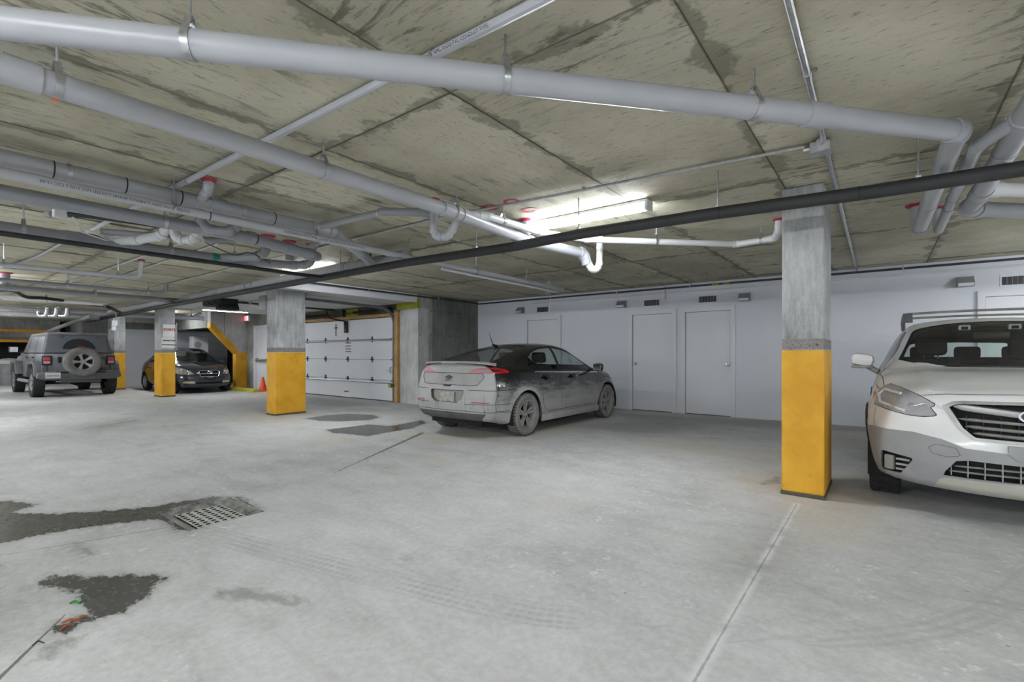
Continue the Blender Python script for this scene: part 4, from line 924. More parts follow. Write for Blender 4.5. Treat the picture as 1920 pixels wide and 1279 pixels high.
# ------------------------------------------------------------------ car engine: a lofted half shell that gets cut into panels, glass and lamps
def pchip(tab, x):
    xs = np.array([a for a, _ in tab], float); ys = np.array([b for _, b in tab], float); x = np.clip(np.asarray(x, float), xs[0], xs[-1])
    h = np.diff(xs); dl = np.diff(ys)/h; m = np.zeros(len(xs)); m[0], m[-1] = dl[0], dl[-1]
    for i in range(1, len(xs)-1):
        if dl[i-1]*dl[i] > 0:
            w1 = 2*h[i]+h[i-1]; w2 = h[i]+2*h[i-1]; m[i] = (w1+w2)/(w1/dl[i-1]+w2/dl[i])
    k = np.clip(np.searchsorted(xs, x)-1, 0, len(xs)-2); t = (x-xs[k])/h[k]
    return (2*t**3-3*t**2+1)*ys[k] + (t**3-2*t**2+t)*h[k]*m[k] + (-2*t**3+3*t**2)*ys[k+1] + (t**3-t**2)*h[k]*m[k+1]
def rounded(P, fr, ks, kc):
    """sample a polyline with rounded corners; the counts stay the same for every section"""
    P = np.asarray(P, float); n = len(P); out = []; start = P[0]
    for i in range(1, n-1):
        A_ = P[i] + (P[i-1]-P[i])*fr[i-1]; B_ = P[i] + (P[i+1]-P[i])*fr[i-1]
        for t in np.linspace(0, 1, ks[i-1]+1)[:-1]: out.append(start*(1-t)+A_*t)
        for t in np.linspace(0, 1, kc+1)[:-1]: out.append(A_*(1-t)**2 + 2*P[i]*t*(1-t) + B_*t*t)
        start = B_
    for t in np.linspace(0, 1, ks[n-2]+1): out.append(start*(1-t)+P[-1]*t)
    return np.array(out)
class Shell:
    def __init__(s, T, X0, X1, step, zc, r0=.1, r1=.1, fr=(.25,.4,.5,.3,.4,.5), capn=26, kc=6, kscale=1.0):
        n = int((X1-X0)/step)
        Xs = sorted(set(list(np.linspace(X0, X1, n)) + list(X0 + r0*(1-np.cos(np.linspace(0, PI/2, 9)))) + list(X1 - r1*(1-np.cos(np.linspace(0, PI/2, 9))))))
        Xs = np.array([x for i, x in enumerate(Xs) if i == 0 or x-Xs[i-1] > 1e-4]); Xs[-1] = X1
        g = {k: pchip(v, Xs) for k, v in T.items()}
        seg = [max(2, int(q*kscale)) for q in (14,4,8,10,14,8,10)]
        rows = []
        for i, X in enumerate(Xs):
            v = {k: g[k][i] for k in g}
            P = [(0,v['zb']), (v['ys'],v['zb']), (v['yl'],v['zl']), (v['W'],v['zw']), (v['yb'],v['zbelt']), (v['yr'],v['zr']), (v['yr']*.5, v['zt']-(v['zt']-v['zr'])*.12), (0,v['zt'])]
            R = rounded(P, fr, seg, kc)
            ins = 0
            if X < X0+r0: t = 1-(X-X0)/r0; ins = r0*(1-math.sqrt(max(0,1-t*t)))
            if X > X1-r1: t = 1-(X1-X)/r1; ins = r1*(1-math.sqrt(max(0,1-t*t)))
            if ins:
                c = zc; R = R.copy(); R[:,0] *= max(0, 1-ins/.85); R[:,1] = c+(R[:,1]-c)*(1-ins/.45)
            rows.append(np.column_stack([np.full(len(R), X), R]))
        m = len(rows[0]); V = []; F = []
        V = np.concatenate(rows)
        nr = len(rows)
        for i in range(nr-1):
            for j in range(m-1): F.append((i*m+j, i*m+j+1, (i+1)*m+j+1, (i+1)*m+j))
        for end in (0, 1):
            base = rows[0] if end == 0 else rows[-1]; c = np.array([base[0,0], 0, zc]); prev = list(range(m)) if end == 0 else list(range((nr-1)*m, nr*m))
            for k in range(1, capn+1):
                q = 1-k/capn; pts = c + (base-c)*q; o = len(V)
                if k < capn:
                    V = np.concatenate([V, pts]); cur = list(range(o, o+m))
                    for j in range(m-1):
                        f = (prev[j], cur[j], cur[j+1], prev[j+1]); F.append(f if end == 0 else f[::-1])
                    prev = cur
                else:
                    V = np.concatenate([V, c[None]])
                    for j in range(m-1):
                        f = (prev[j], o, prev[j+1]); F.append(f if end == 0 else f[::-1])
        s.V = V; s.F = F
    def warp(s, fn): s.V = fn(s.V.copy())
    def normals(s):
        V = s.V; N = np.zeros_like(V)
        Q = np.array([f for f in s.F if len(f) == 4]); 
        nn = np.cross(V[Q[:,2]]-V[Q[:,0]], V[Q[:,3]]-V[Q[:,1]])
        for k in range(4): np.add.at(N, Q[:,k], nn)
        Tq = [f for f in s.F if len(f) == 3]
        if Tq:
            Tq = np.array(Tq); nn = np.cross(V[Tq[:,1]]-V[Tq[:,0]], V[Tq[:,2]]-V[Tq[:,0]])
            for k in range(3): np.add.at(N, Tq[:,k], nn)
        N[np.abs(V[:,1]) < 1e-6, 1] = 0
        s.N = N/np.maximum(np.linalg.norm(N, axis=1), 1e-9)[:,None]
        # make sure they look outwards: the outermost vertex has a normal with positive y
        if s.N[np.argmax(V[:,1]),1] < 0: s.N *= -1; s.F = [f[::-1] for f in s.F]
    def displace(s, fn): s.V = s.V + s.N*fn(s.V)[:,None]
    def cut(s, fn, faces=None):
        """split faces by fn(V)<0; returns the inside faces, keeps the outside ones"""
        own = faces is None; faces = s.F if own else faces
        f = fn(s.V); ins = f < 0
        newV, newN, cache = [], [], {}; base = len(s.V)
        Fi, Fo = [], []
        insl = ins.tolist()
        for fc in faces:
            c = [insl[i] for i in fc]
            if all(c): Fi.append(fc); continue
            if not any(c): Fo.append(fc); continue
            pi, po = [], []; n = len(fc)
            for k in range(n):
                a, b = fc[k], fc[(k+1) % n]
                (pi if c[k] else po).append(a)
                if c[k] != c[(k+1) % n]:
                    key = (a, b) if a < b else (b, a)
                    if key not in cache:
                        t = f[key[0]]/(f[key[0]]-f[key[1]]); t = min(max(t, .001), .999)
                        cache[key] = base+len(newV); newV.append(s.V[key[0]]*(1-t)+s.V[key[1]]*t); newN.append(s.N[key[0]]*(1-t)+s.N[key[1]]*t)
                    pi.append(cache[key]); po.append(cache[key])
            if len(pi) > 2: Fi.append(tuple(pi))
            if len(po) > 2: Fo.append(tuple(po))
        if newV:
            s.V = np.concatenate([s.V, np.array(newV)]); q = np.array(newN); q /= np.maximum(np.linalg.norm(q, axis=1), 1e-9)[:,None]; s.N = np.concatenate([s.N, q])
        if own: s.F = Fo; return Fi
        return Fi, Fo
    def lines(s, items, name, mat, parent, w=.004, lift=.0015, mirror='merge', faces=None, thick=0.0):
        """thin strips laid on the surface along the zero lines of functions (value, condition)"""
        v = []; f = []
        for fn in items:
            g, c = fn(s.V); pos = (g > 0).tolist()
            for fc in (faces or s.F):
                n = len(fc); k0 = pos[fc[0]]
                if all(pos[i] == k0 for i in fc): continue
                pts = []
                for k in range(n):
                    a, b = fc[k], fc[(k+1) % n]
                    if pos[a] != pos[b]:
                        t = g[a]/(g[a]-g[b])
                        if c[a]*(1-t)+c[b]*t > 0 or abs(g[a]-g[b]) > .3: continue
                        pts.append((s.V[a]*(1-t)+s.V[b]*t, s.N[a]*(1-t)+s.N[b]*t))
                if len(pts) < 2: continue
                (p, n0), (q, n1) = pts[0], pts[1]; d = q-p; L_ = np.linalg.norm(d)
                if L_ < 1e-5: continue
                d = d/L_; nm = n0+n1; nm /= max(np.linalg.norm(nm), 1e-9); sd = np.cross(nm, d); o = len(v)
                e = d*w*.4
                v += [p-e+sd*w+n0*lift, p-e-sd*w+n0*lift, q+e-sd*w+n1*lift, q+e+sd*w+n1*lift]; f.append((o, o+1, o+2, o+3))
                if thick:
                    v += [p-e+sd*w*1.6+n0*(lift-thick), p-e-sd*w*1.6+n0*(lift-thick), q+e-sd*w*1.6+n1*(lift-thick), q+e+sd*w*1.6+n1*(lift-thick)]
                    f += [(o,o+3,o+7,o+4),(o+1,o+5,o+6,o+2)]
        if not v: return []
        V = np.array(v); out = []
        if mirror == 'merge': jobs = [(np.concatenate([V, V*[1,-1,1]]), f + [tuple(i+len(V) for i in q[::-1]) for q in f])]
        else: jobs = [(V, f), (V*[1,-1,1], [q[::-1] for q in f])]
        for vv, ff in jobs:
            me = bpy.data.meshes.new(name); me.from_pydata(vv.tolist(), [], ff); me.update(); me.materials.append(mat)
            ob = bpy.data.objects.new(name, me); COL.objects.link(ob); ob.parent = parent; out.append(ob)
        return out
    def part(s, name, faces, mat, parent, push=0.0, rim=0.0, mirror='merge', smooth=True, angle=40):
        """faces -> object(s); push moves them along the normal, rim adds a return wall of that depth"""
        if not faces: return []
        idx = sorted(set(i for f in faces for i in f)); mp = {i: k for k, i in enumerate(idx)}
        ii = np.array(idx); V = s.V[ii] + s.N[ii]*push; F = [tuple(mp[i] for i in f) for f in faces]
        if rim:
            ec = {}
            for f in F:
                for k in range(len(f)):
                    a, b = f[k], f[(k+1) % len(f)]; ec[(a, b)] = 1
            bnd = [(a, b) for a, b in ec if (b, a) not in ec and not (abs(V[a][1]) < 1e-4 and abs(V[b][1]) < 1e-4)]
            o = len(V); bi = sorted(set(i for e in bnd for i in e)); bm_ = {i: o+k for k, i in enumerate(bi)}
            V = np.concatenate([V, V[bi] - s.N[ii[bi]]*rim]); F = F + [(b, a, bm_[a], bm_[b]) for a, b in bnd]
        Vm = V*np.array([1,-1,1]); out = []
        if mirror == 'merge': jobs = [(np.concatenate([V, Vm]), F + [tuple(i+len(V) for i in f[::-1]) for f in F])]
        elif mirror == 'pair': jobs = [(V, F), (Vm, [f[::-1] for f in F])]
        else: jobs = [(V, F)]
        for v, f in jobs:
            me = bpy.data.meshes.new(name); me.from_pydata(v.tolist(), [], f); me.update()
            if mirror == 'merge':
                bm = bmesh.new(); bm.from_mesh(me); bmesh.ops.remove_doubles(bm, verts=[q for q in bm.verts if abs(q.co.y) < .002], dist=.0006); bm.to_mesh(me); bm.free()
            me.materials.append(mat)
            if smooth:
                me.polygons.foreach_set('use_smooth', [True]*len(me.polygons))
                me.set_sharp_from_angle(angle=math.radians(angle))
            ob = bpy.data.objects.new(name, me); COL.objects.link(ob); ob.parent = parent; out.append(ob)
        return out
AX = {'side': [0,2], 'front': [1,2], 'rear': [1,2], 'top': [0,1]}
def region(view, poly, lim, r=0.0):
    """signed distance of a 2-D outline seen in a view; lim keeps it to one side of the car"""
    poly = np.array(poly, float)
    def fn(V):
        d = sdf_poly(V[:, AX[view]], poly) - r
        c = {'side': lim - V[:,1], 'front': lim - V[:,0], 'rear': V[:,0] - lim, 'top': lim - V[:,2]}[view]
        return np.maximum(d, c)
    return fn
def lim_of(view, lim, V): return {'side': lim - V[:,1], 'front': lim - V[:,0], 'rear': V[:,0] - lim, 'top': lim - V[:,2]}[view]
def outline(view, poly, lim, r=0.0):
    poly = np.array(poly, float)
    return lambda V: (sdf_poly(V[:, AX[view]], poly) - r, lim_of(view, lim, V))
def polyline(view, pts, lim):
    pts = np.array(pts, float)
    def fn(V):
        P = V[:, AX[view]]; S_, T_ = line_st(P, pts); L_ = sum(math.hypot(*(b-a)) for a, b in zip(pts[:-1], pts[1:]))
        c = np.where((S_ <= 1e-6) | (S_ >= L_-1e-6), .1, -.1)
        return T_, np.maximum(lim_of(view, lim, V), np.maximum(c, np.abs(T_)-.1))
    return fn
def ring_line(view, cx, cz, r, lim): return lambda V: (np.hypot(V[:,AX[view][0]]-cx, V[:,AX[view][1]]-cz)-r, lim_of(view, lim, V))
def smooth01(x): x = np.clip(x, 0, 1); return x*x*(3-2*x)
def end_warp(X0, X1, W, Lr, Lf, ar, pr, af, pf, prof_r, prof_f):
    def fn(V):
        x, y, z = V[:,0], np.abs(V[:,1])/W, V[:,2]
        wf = smooth01((x-(X1-Lf))/Lf); wr = smooth01(((X0+Lr)-x)/Lr)
        V[:,0] = x - wf*(af*y**pf + pchip(prof_f, z)) + wr*(ar*y**pr + pchip(prof_r, z)); return V
    return fn
# ---- shared car materials
def m_glass(name, tint, gloss=.12, dirt=None):
    g = G(name); nt = g.nt; nt.nodes.remove(g.b)
    tr = g.N('ShaderNodeBsdfTransparent'); tr.inputs[0].default_value = tint
    gl = g.N('ShaderNodeBsdfGlossy'); gl.inputs['Roughness'].default_value = .03
    lw = g.N('ShaderNodeLayerWeight'); lw.inputs[0].default_value = .5
    mx = g.N('ShaderNodeMixShader'); g.set(mx.inputs[0], g.math('MULTIPLY_ADD', g.math('POWER', lw.outputs['Facing'], 4.0), .8, .045)); nt.links.new(tr.outputs[0], mx.inputs[1]); nt.links.new(gl.outputs[0], mx.inputs[2])
    last = mx.outputs[0]
    if dirt:
        col, amt = dirt; df = g.N('ShaderNodeBsdfDiffuse'); df.inputs[0].default_value = col
        n = g.noise(g.obj(), 3, 3); m2 = g.N('ShaderNodeMixShader'); g.set(m2.inputs[0], g.math('MULTIPLY', n, amt*2)); nt.links.new(last, m2.inputs[1]); nt.links.new(df.outputs[0], m2.inputs[2]); last = m2.outputs[0]
    nt.links.new(last, g.out.inputs[0]); return g.m
M['glass'] = m_glass('tinted_glass', (.74,.81,.79,1)); M['glass_dark'] = m_glass('privacy_glass', (.16,.18,.18,1)); M['lens'] = m_glass('clear_lens', (.88,.9,.92,1))
M['rubber'] = simple('tyre_rubber', srgb(42,42,44), .75, 0, .2, 20, world=False)
M['rubber_dusty'] = simple('dusty_tyre', srgb(128,127,125), .85, 0, .25, 9, bump=.3, world=False)
M['tread_dark'] = simple('dusty_tread', srgb(84,83,80), .85, 0, .25, 14, world=False)
M['chrome'] = simple('chrome', srgb(225,227,230), .12, 1, .03, 3, world=False)
M['chrome_dusty'] = simple('dusty_chrome', srgb(176,176,176), .4, .6, .1, 8, world=False)
M['alloy_dusty'] = simple('dusty_alloy', srgb(148,147,145), .6, .25, .15, 10, world=False)
M['alloy'] = simple('silver_alloy', srgb(188,190,192), .35, .7, .08, 10, world=False)
M['gap'] = simple('panel_gap_black', srgb(14,14,15), .8, world=False)
M['trim_black'] = simple('black_trim', srgb(28,28,30), .5, 0, .15, 15, world=False)
M['interior'] = simple('interior_black', srgb(34,35,36), .8, 0, .15, 8, world=False)
M['seat'] = simple('seat_cloth', srgb(40,41,43), .85, 0, .15, 30, world=False)
M['red_lens'] = simple('red_lamp_lens', srgb(190,26,40), .18, 0, .1, 10, world=False)
M['plate'] = simple('licence_plate', srgb(225,226,228), .5, 0, .03, world=False)
M['under'] = simple('underbody', srgb(22,22,23), .9, world=False)

def wheel(parent, x, y, r, w, rim_r, style, m_t, m_tread, m_r, m_in=None, lugs=44, dish=.02):
    """wheel with its axle along Y at (x, y); outer side away from the centre line"""
    s = 1 if y > 0 else -1; m_in = m_in or M['under']
    MX = Matrix.Translation((x, y, r)) @ Matrix.Rotation(-PI/2*s, 4, 'X')     # local +Z -> outboard
    h = w/2
    prof = [(rim_r,-h*.8),(rim_r+.02,-h*.95),(r*.86,-h*1.0),(r*.955,-h*.93),(r*.99,-h*.72),(r,-h*.4),(r,h*.4),(r*.99,h*.72),(r*.955,h*.93),(r*.86,h*1.0),(rim_r+.02,h*.95),(rim_r,h*.8)]
    ty = make('wheel', MB().lathe(prof, 56, MX), m_t, parent, True, 60)
    tb = MB()
    if lugs:
        for k in range(lugs):
            a = 2*PI*k/lugs; da = 2*PI/lugs*.3
            for side in (-1, 1):
                v = []
                for aa in (a-da, a+da):
                    for rr, hh in ((r*.955,h*.97),(r*1.012,h*.80),(r*1.014,h*.42),(r*.985,h*.42)): v.append(MX @ Vector((rr*math.cos(aa), rr*math.sin(aa), hh*side)))
                tb.add(v, [(0,1,2,3),(4,7,6,5),(0,4,5,1),(1,5,6,2),(2,6,7,3)])
            v = []
            for aa in (a+da*.6, a+da*2.2):
                for rr, hh in ((r*.985,-h*.3),(r*1.014,-h*.3),(r*1.014,h*.3),(r*.985,h*.3)): v.append(MX @ Vector((rr*math.cos(aa), rr*math.sin(aa), hh)))
            tb.add(v, [(0,1,2,3),(4,7,6,5),(0,4,5,1),(1,5,6,2),(2,6,7,3)])
        make('tread', tb, m_tread, ty)['kind'] = 'stuff'
    make('rim', MB().lathe([(rim_r*1.02,h*.86),(rim_r*1.0,h*.93),(rim_r*.94,h*.9),(rim_r*.9,h*.6),(rim_r*.86,-h*.7),(rim_r*.9,-h*.9)], 48, MX), m_r, ty, True, 50)
    make('brake_disc', MB().lathe([(0,-h*.1),(rim_r*.86,-h*.1),(rim_r*.86,-h*.2),(0,-h*.2)], 32, MX), m_in, ty, True)
    sp = MB(); zf = h*.78 - dish
    def spoke(a0, a1, w0, w1, ri, ro, th=.03, zi=None, zo=None):
        zi = zf if zi is None else zi; zo = zf+.005 if zo is None else zo
        v = []
        for rr, aa, ww, zz in ((ri,a0,w0,zi),(ro,a1,w1,zo)):
            c, s_ = math.cos(aa), math.sin(aa)
            for e, dz, k in ((-1,-th,1.15),(-1,-.006,1.0),(-.6,0,1),(.6,0,1),(1,-.006,1.0),(1,-th,1.15)): v.append(MX @ Vector((rr*c - e*ww*k*s_, rr*s_ + e*ww*k*c, zz+dz)))
        f = [(k, k+1, k+7, k+6) for k in range(5)] + [(5,0,6,11)]
        sp.add(v, f)
    if style == 'twin5':
        for k in range(5):
            a = 2*PI*k/5 + PI/2
            for e in (-1, 1): spoke(a+e*.20, a+e*.155, .014, .02, rim_r*.2, rim_r*.93)
    elif style == 'five':
        for k in range(5): a = 2*PI*k/5 + PI/2; spoke(a, a, .03, .052, rim_r*.2, rim_r*.93)
    elif style == 'seven':
        for k in range(7): a = 2*PI*k/7 + PI/2; spoke(a, a, .02, .034, rim_r*.2, rim_r*.93)
    make('spokes', sp, m_r, ty, True, 40)['kind'] = 'stuff'
    make('hub_cap', MB().lathe([(rim_r*.3,zf-.03),(rim_r*.29,zf-.002),(rim_r*.17,zf+.004),(rim_r*.15,zf+.012),(0,zf+.014)], 24, MX), m_r, ty, True, 40)
    nb = MB()
    for k in range(5):
        a = 2*PI*k/5; nb.lathe([(.009,zf-.01),(.009,zf+.006),(0,zf+.006)], 6, MX @ Matrix.Translation((rim_r*.225*math.cos(a), rim_r*.225*math.sin(a), 0)))
    make('wheel_nuts', nb, M['trim_black'], ty)['kind'] = 'stuff'
    return ty
def seat(parent, x, y, mat, h=.62, w=.5, rake=.25):
    """front facing car seat: cushion, backrest, headrest on two posts"""
    R = Matrix.Rotation(-rake, 3, 'Y')
    make('seat_cushion', MB().bbox((x+.05,y,.46), (.52,w,.16), bev=.05), mat, parent, True)
    b = make('seat_back', MB().bbox((x-.26,y,.46+h/2), (.14,w*.96,h), R, bev=.06), mat, parent, True)
    tx = x-.26-math.sin(rake)*(h/2+.1); tz = .46+h/2+math.cos(rake)*(h/2+.1)
    make('headrest', MB().bbox((tx,y,tz+.035), (.1,w*.56,.19), R, bev=.05), mat, b, True)
    for s in (-1,1): make('headrest_post', MB().tube([(tx+.03,y+s*.06,tz-.16),(tx,y+s*.06,tz-.02)], .006, 6), M['chrome'], b)
def wheel_wells(parent, spots, R, y0, y1):
    for x, r in spots:
        for s in (-1, 1):
            pts = [(x+R*1.02*math.cos(a), r+R*1.02*math.sin(a)) for a in np.linspace(-.35, PI+.35, 20)]; v = []; f = []
            for px_, pz in pts: v += [(px_, s*y0, max(pz,.14)), (px_, s*y1, max(pz,.14))]
            for k in range(len(pts)-1): f.append((2*k, 2*k+1, 2*k+3, 2*k+2))
            o = len(v); v.append((x, s*y0, r)); f += [(o, 2*k, 2*k+2) for k in range(len(pts)-1)]
            make('wheel_well', MB().add(v, f), M['under'], parent, recalc=False)
def disc_prism(poly, a0, a1, fn): return MB().prism(poly, a0, a1, fn)
def ellipse(a, b, n=28): return [(a*math.cos(2*PI*k/n), b*math.sin(2*PI*k/n)) for k in range(n)]
def surf_x(S, y, z, rear=False):
    """x of the nose (or tail) surface at a given y, z"""
    V = S.V0; m = (V[:,0] < -.8) if rear else (V[:,0] > .8)
    W_ = V[m]; d = (W_[:,1]-abs(y))**2 + (W_[:,2]-z)**2; k = np.argsort(d)[:40]; k = k[d[k] < d[k[0]]+.0006]
    return float(W_[k,0].min() if rear else W_[k,0].max())

# ------------------------------------------------------------------ dusty black hatchback
def m_dusty_black():
    g = G('dusty_black_paint'); o = g.obj(); X = g.xyz(o)
    n = g.noise(g.scale(o, (2,2,4)), 1.6, 4, .6); st = g.noise(g.scale(o, (1.3,1,7), rot=(0,-.7,0)), 2.0, 4, .65); drip = g.noise(g.scale(o, (12,12,.8)), 3, 3, .6)
    low = g.sstep(g.math('ADD', X[2], g.math('MULTIPLY', g.math('SUBTRACT', st, .5), -.55)), .86, .48)
    rear = g.sstep(g.math('ADD', X[0], g.math('MULTIPLY', g.math('SUBTRACT', n, .5), .03)), -1.98, -2.02)
    rear = g.math('MULTIPLY', rear, g.sstep(X[2], 1.2, 1.14))
    ax = g.math('SUBTRACT', X[0], -1.345); az = g.math('SUBTRACT', X[2], .33); ar = g.math('SQRT', g.math('ADD', g.math('MULTIPLY', ax, ax), g.math('MULTIPLY', az, az)))
    arch = g.math('MULTIPLY', g.sstep(g.math('ADD', ar, g.math('MULTIPLY', g.math('SUBTRACT', st, .5), .3)), .52, .38), .95)
    d = g.math('MAXIMUM', g.math('MAXIMUM', g.math('MULTIPLY', low, .86), rear), arch)
    d = g.math('MULTIPLY', d, g.math('MULTIPLY_ADD', n, .35, .74)); d = g.math('MAXIMUM', d, g.math('MULTIPLY', g.sstep(X[2], 1.2, 1.5), .16))
    wash = g.math('MULTIPLY', g.sstep(drip, .58, .66), g.math('MULTIPLY', g.sstep(X[2], .72, .55), g.sstep(X[0], -1.9, -2.0)))
    d = g.math('MULTIPLY', d, g.math('SUBTRACT', 1.0, g.math('MULTIPLY', wash, .55)), clamp=True)
    g.pbr(g.mix(d, srgb(20,20,22), srgb(180,180,180)), g.math('MULTIPLY_ADD', d, .55, .16), 0, .5, g.math('SUBTRACT', .6, d, clamp=True))
    return g.m
def hatchback():
    L = thing('hatchback_car', 'dust covered black five-door hatchback parked facing the white wall', 'car', (-4.985, 7.07, 0), PI/2)
    L.scale = (.965,.965,.965)
    body_m = m_dusty_black(); dust = simple('road_dust_grey', srgb(164,163,162), .85, 0, .12, 5, world=False); dustd = simple('dirty_black_plastic', srgb(92,91,88), .8, 0, .2, 6, world=False)
    X0, X1 = -2.22, 2.28
    T = dict(zt=[(-2.22,1.06),(-2.12,1.105),(-1.95,1.135),(-1.5,1.25),(-1.0,1.365),(-.5,1.43),(-.1,1.44),(.25,1.405),(.6,1.285),(1.0,1.09),(1.15,1.02),(1.5,.965),(1.9,.87),(2.15,.78),(2.28,.71)],
             zr=[(-2.22,1.03),(-1.95,1.105),(-1.5,1.205),(-1.0,1.31),(-.5,1.37),(-.1,1.38),(.25,1.345),(.6,1.22),(1.0,1.035),(1.15,.985),(1.5,.935),(1.9,.845),(2.28,.68)],
             yr=[(-2.22,.66),(-1.95,.64),(-1.5,.585),(-1,.565),(-.3,.57),(.25,.57),(.6,.585),(1.0,.645),(1.2,.67),(1.5,.67),(1.9,.63),(2.28,.5)],
             zbelt=[(-2.22,.98),(-1.95,1.04),(-1.5,1.03),(-1,1.0),(-.5,.975),(0,.955),(.6,.94),(1.0,.925),(1.3,.89),(1.7,.825),(2.0,.75),(2.28,.63)],
             yb=[(-2.22,.76),(-1.95,.785),(-1.5,.80),(-1,.81),(0,.82),(.6,.815),(1.0,.805),(1.4,.795),(1.8,.775),(2.1,.715),(2.28,.6)],
             W=[(-2.22,.80),(-1.9,.868),(-1.35,.894),(-.6,.885),(.4,.882),(1.34,.893),(1.8,.87),(2.1,.8),(2.28,.68)],
             zw=[(-2.22,.74),(-1,.72),(0,.66),(1,.62),(2.28,.52)],
             yl=[(-2.22,.76),(-1.9,.84),(0,.86),(1.5,.86),(2.1,.76),(2.28,.64)], zl=[(-2.22,.42),(-1.2,.34),(1.2,.33),(2.28,.34)],
             ys=[(-2.22,.66),(-1.8,.80),(0,.82),(1.6,.80),(2.28,.6)], zb=[(-2.22,.27),(-1.9,.23),(-1.2,.18),(1.3,.17),(2.28,.19)])
    S = Shell(T, X0, X1, .021, .68, .07, .12, fr=(.3,.4,.5,.22,.42,.5), kscale=1.7, capn=40)
    S.warp(end_warp(X0, X1, .894, .55, .8, .17, 2.6, .38, 2.4,
                    [(.2,.16),(.3,.05),(.42,.015),(.55,.0),(.7,.02),(.8,.05),(.95,.085),(1.03,.10),(1.075,.06),(1.12,.05),(1.5,.05)], [(.15,.12),(.3,.02),(.5,.0),(.62,.03),(.75,.12),(1.5,.12)]))
    S.normals(); S.V0 = S.V.copy()
    wh = [(-1.345,.325),(1.34,.325)]
    def flare(V):
        o = np.zeros(len(V))
        for x, r in wh:
            d = np.hypot(V[:,0]-x, V[:,2]-r); o += .014*np.exp(-((d-.40)/.035)**2)*(V[:,1] > .6)
        o += -.010*np.exp(-((V[:,2]-(.50+.03*V[:,0]))/.05)**2)*(V[:,1] > .7)*(np.abs(V[:,0]) < 1.0)      # scooped doors
        return o
    S.displace(flare)
    for x, r in wh: S.cut(lambda V, x=x, r=r: np.maximum(np.hypot(V[:,0]-x, V[:,2]-r)-.372, .52-V[:,1]))
    gaps = []
    # glass
    fw = region('side', [(.86,.965),(.52,1.16),(.22,1.285),(-.02,1.33),(-.2,1.338),(-.27,.975)], .4, .012)
    rw_ = region('side', [(-.37,.982),(-.30,1.338),(-.62,1.315),(-.86,1.255),(-1.04,1.175),(-1.14,1.09),(-1.16,1.045),(-1.08,1.012)], .4, .012)
    surround = region('side', [(.96,.95),(.56,1.18),(.22,1.32),(-.15,1.362),(-.6,1.345),(-.9,1.28),(-1.12,1.18),(-1.24,1.07),(-1.22,1.01),(-1.0,.985)], .4, .012)
    blk = S.cut(surround); g1, blk = S.cut(fw, blk); g2, blk = S.cut(rw_, blk)
    S.lines([polyline('side', [(-.92,.99),(-1.0,1.3)], .4)], 'quarter_post', M['trim_black'], L, .012, .003, 'pair', g2)
    S.part('window_surround', blk, M['trim_black'], L, mirror='pair'); S.part('side_window', g1, M['glass'], L, -.004, mirror='pair'); S.part('side_window', g2, M['glass'], L, -.004, mirror='pair')
    ws_ = S.cut(region('top', [(1.12,-.1),(1.10,.35),(1.0,.60),(.72,.565),(.32,.49),(.22,.3),(.2,-.1)], .9))
    S.part('windscreen', ws_, M['glass'], L, -.003)
    rg = S.cut(region('top', [(-.78,-.1),(-.8,.44),(-1.2,.46),(-1.6,.50),(-1.93,.56),(-1.96,-.1)], .9, .02))
    S.part('rear_window', rg, m_glass('dusty_rear_glass', (.5,.54,.54,1), dirt=(srgb(120,120,122), .16)), L, -.003)
    # lamps
    tl_s = region('side', [(-2.5,.965),(-2.5,1.045),(-1.95,1.04),(-1.80,1.015),(-1.72,.985),(-1.75,.97)], .55, .006)
    tl_r = region('rear', [(.34,.968),(.40,1.0),(.55,1.04),(1.0,1.045),(1.0,.965)], -1.9, .004)
    tl_all = lambda V: np.minimum(np.maximum(tl_s(V), 0.62-V[:,1]), tl_r(V))
    lamp = S.cut(tl_all)
    core_s = region('side', [(-2.04,.987),(-2.04,1.022),(-1.95,1.02),(-1.84,1.0),(-1.80,.99)], .6)
    core_r = region('rear', [(.46,.987),(.56,1.02),(.78,1.023),(.78,.987)], -1.9)
    core, lamp = S.cut(lambda V: np.minimum(core_s(V), core_r(V)), lamp)
    dim = simple('dusty_red_lens', srgb(184,124,132), .5, 0, .12, 6, world=False); dimw = simple('dusty_lamp_core', srgb(164,150,154), .6, 0, .12, 6, world=False)
    outer, inner = S.cut(lambda V: -2.0-V[:,0], lamp); oc, ic = S.cut(lambda V: -2.0-V[:,0], core)
    S.part('tail_lamp', outer, M['red_lens'], L, .003, .01, 'pair'); S.part('tail_lamp_core', oc, M['trim_black'], L, .002, .01, 'pair')
    S.part('tail_lamp_dusty_half', inner, dim, L, .003, .01, 'pair'); S.part('tail_lamp_dusty_core', ic, dimw, L, .002, .01, 'pair')
    # rear: upper hatch glass band, badge panel, plate recess, bumper lines, diffuser
    up = S.cut(region('rear', [(-.1,.968),(-.1,1.075),(.55,1.07),(.62,.968)], -1.9)); S.part('upper_hatch_panel', up, simple('dusty_hatch_glass', srgb(172,171,171), .45, 0, .06, 5, world=False), L, -.003)
    pan = region('rear', [(-.1,.80),(-.1,.952),(.60,.95),(.62,.90),(.55,.81),(.45,.80)], -1.9, .01)
    pf_ = S.cut(pan); S.part('badge_panel', pf_, dust, L, -.004)
    rec = region('rear', [(-.1,.55),(-.1,.70),(.33,.70),(.30,.60),(.22,.55)], -1.9, .015)
    rc = S.cut(rec); S.part('plate_recess', rc, dust, L, -.05); 
    # recess side wall
    o_ = S.part('recess_wall', rc, dustd, L, -.048, -.05)
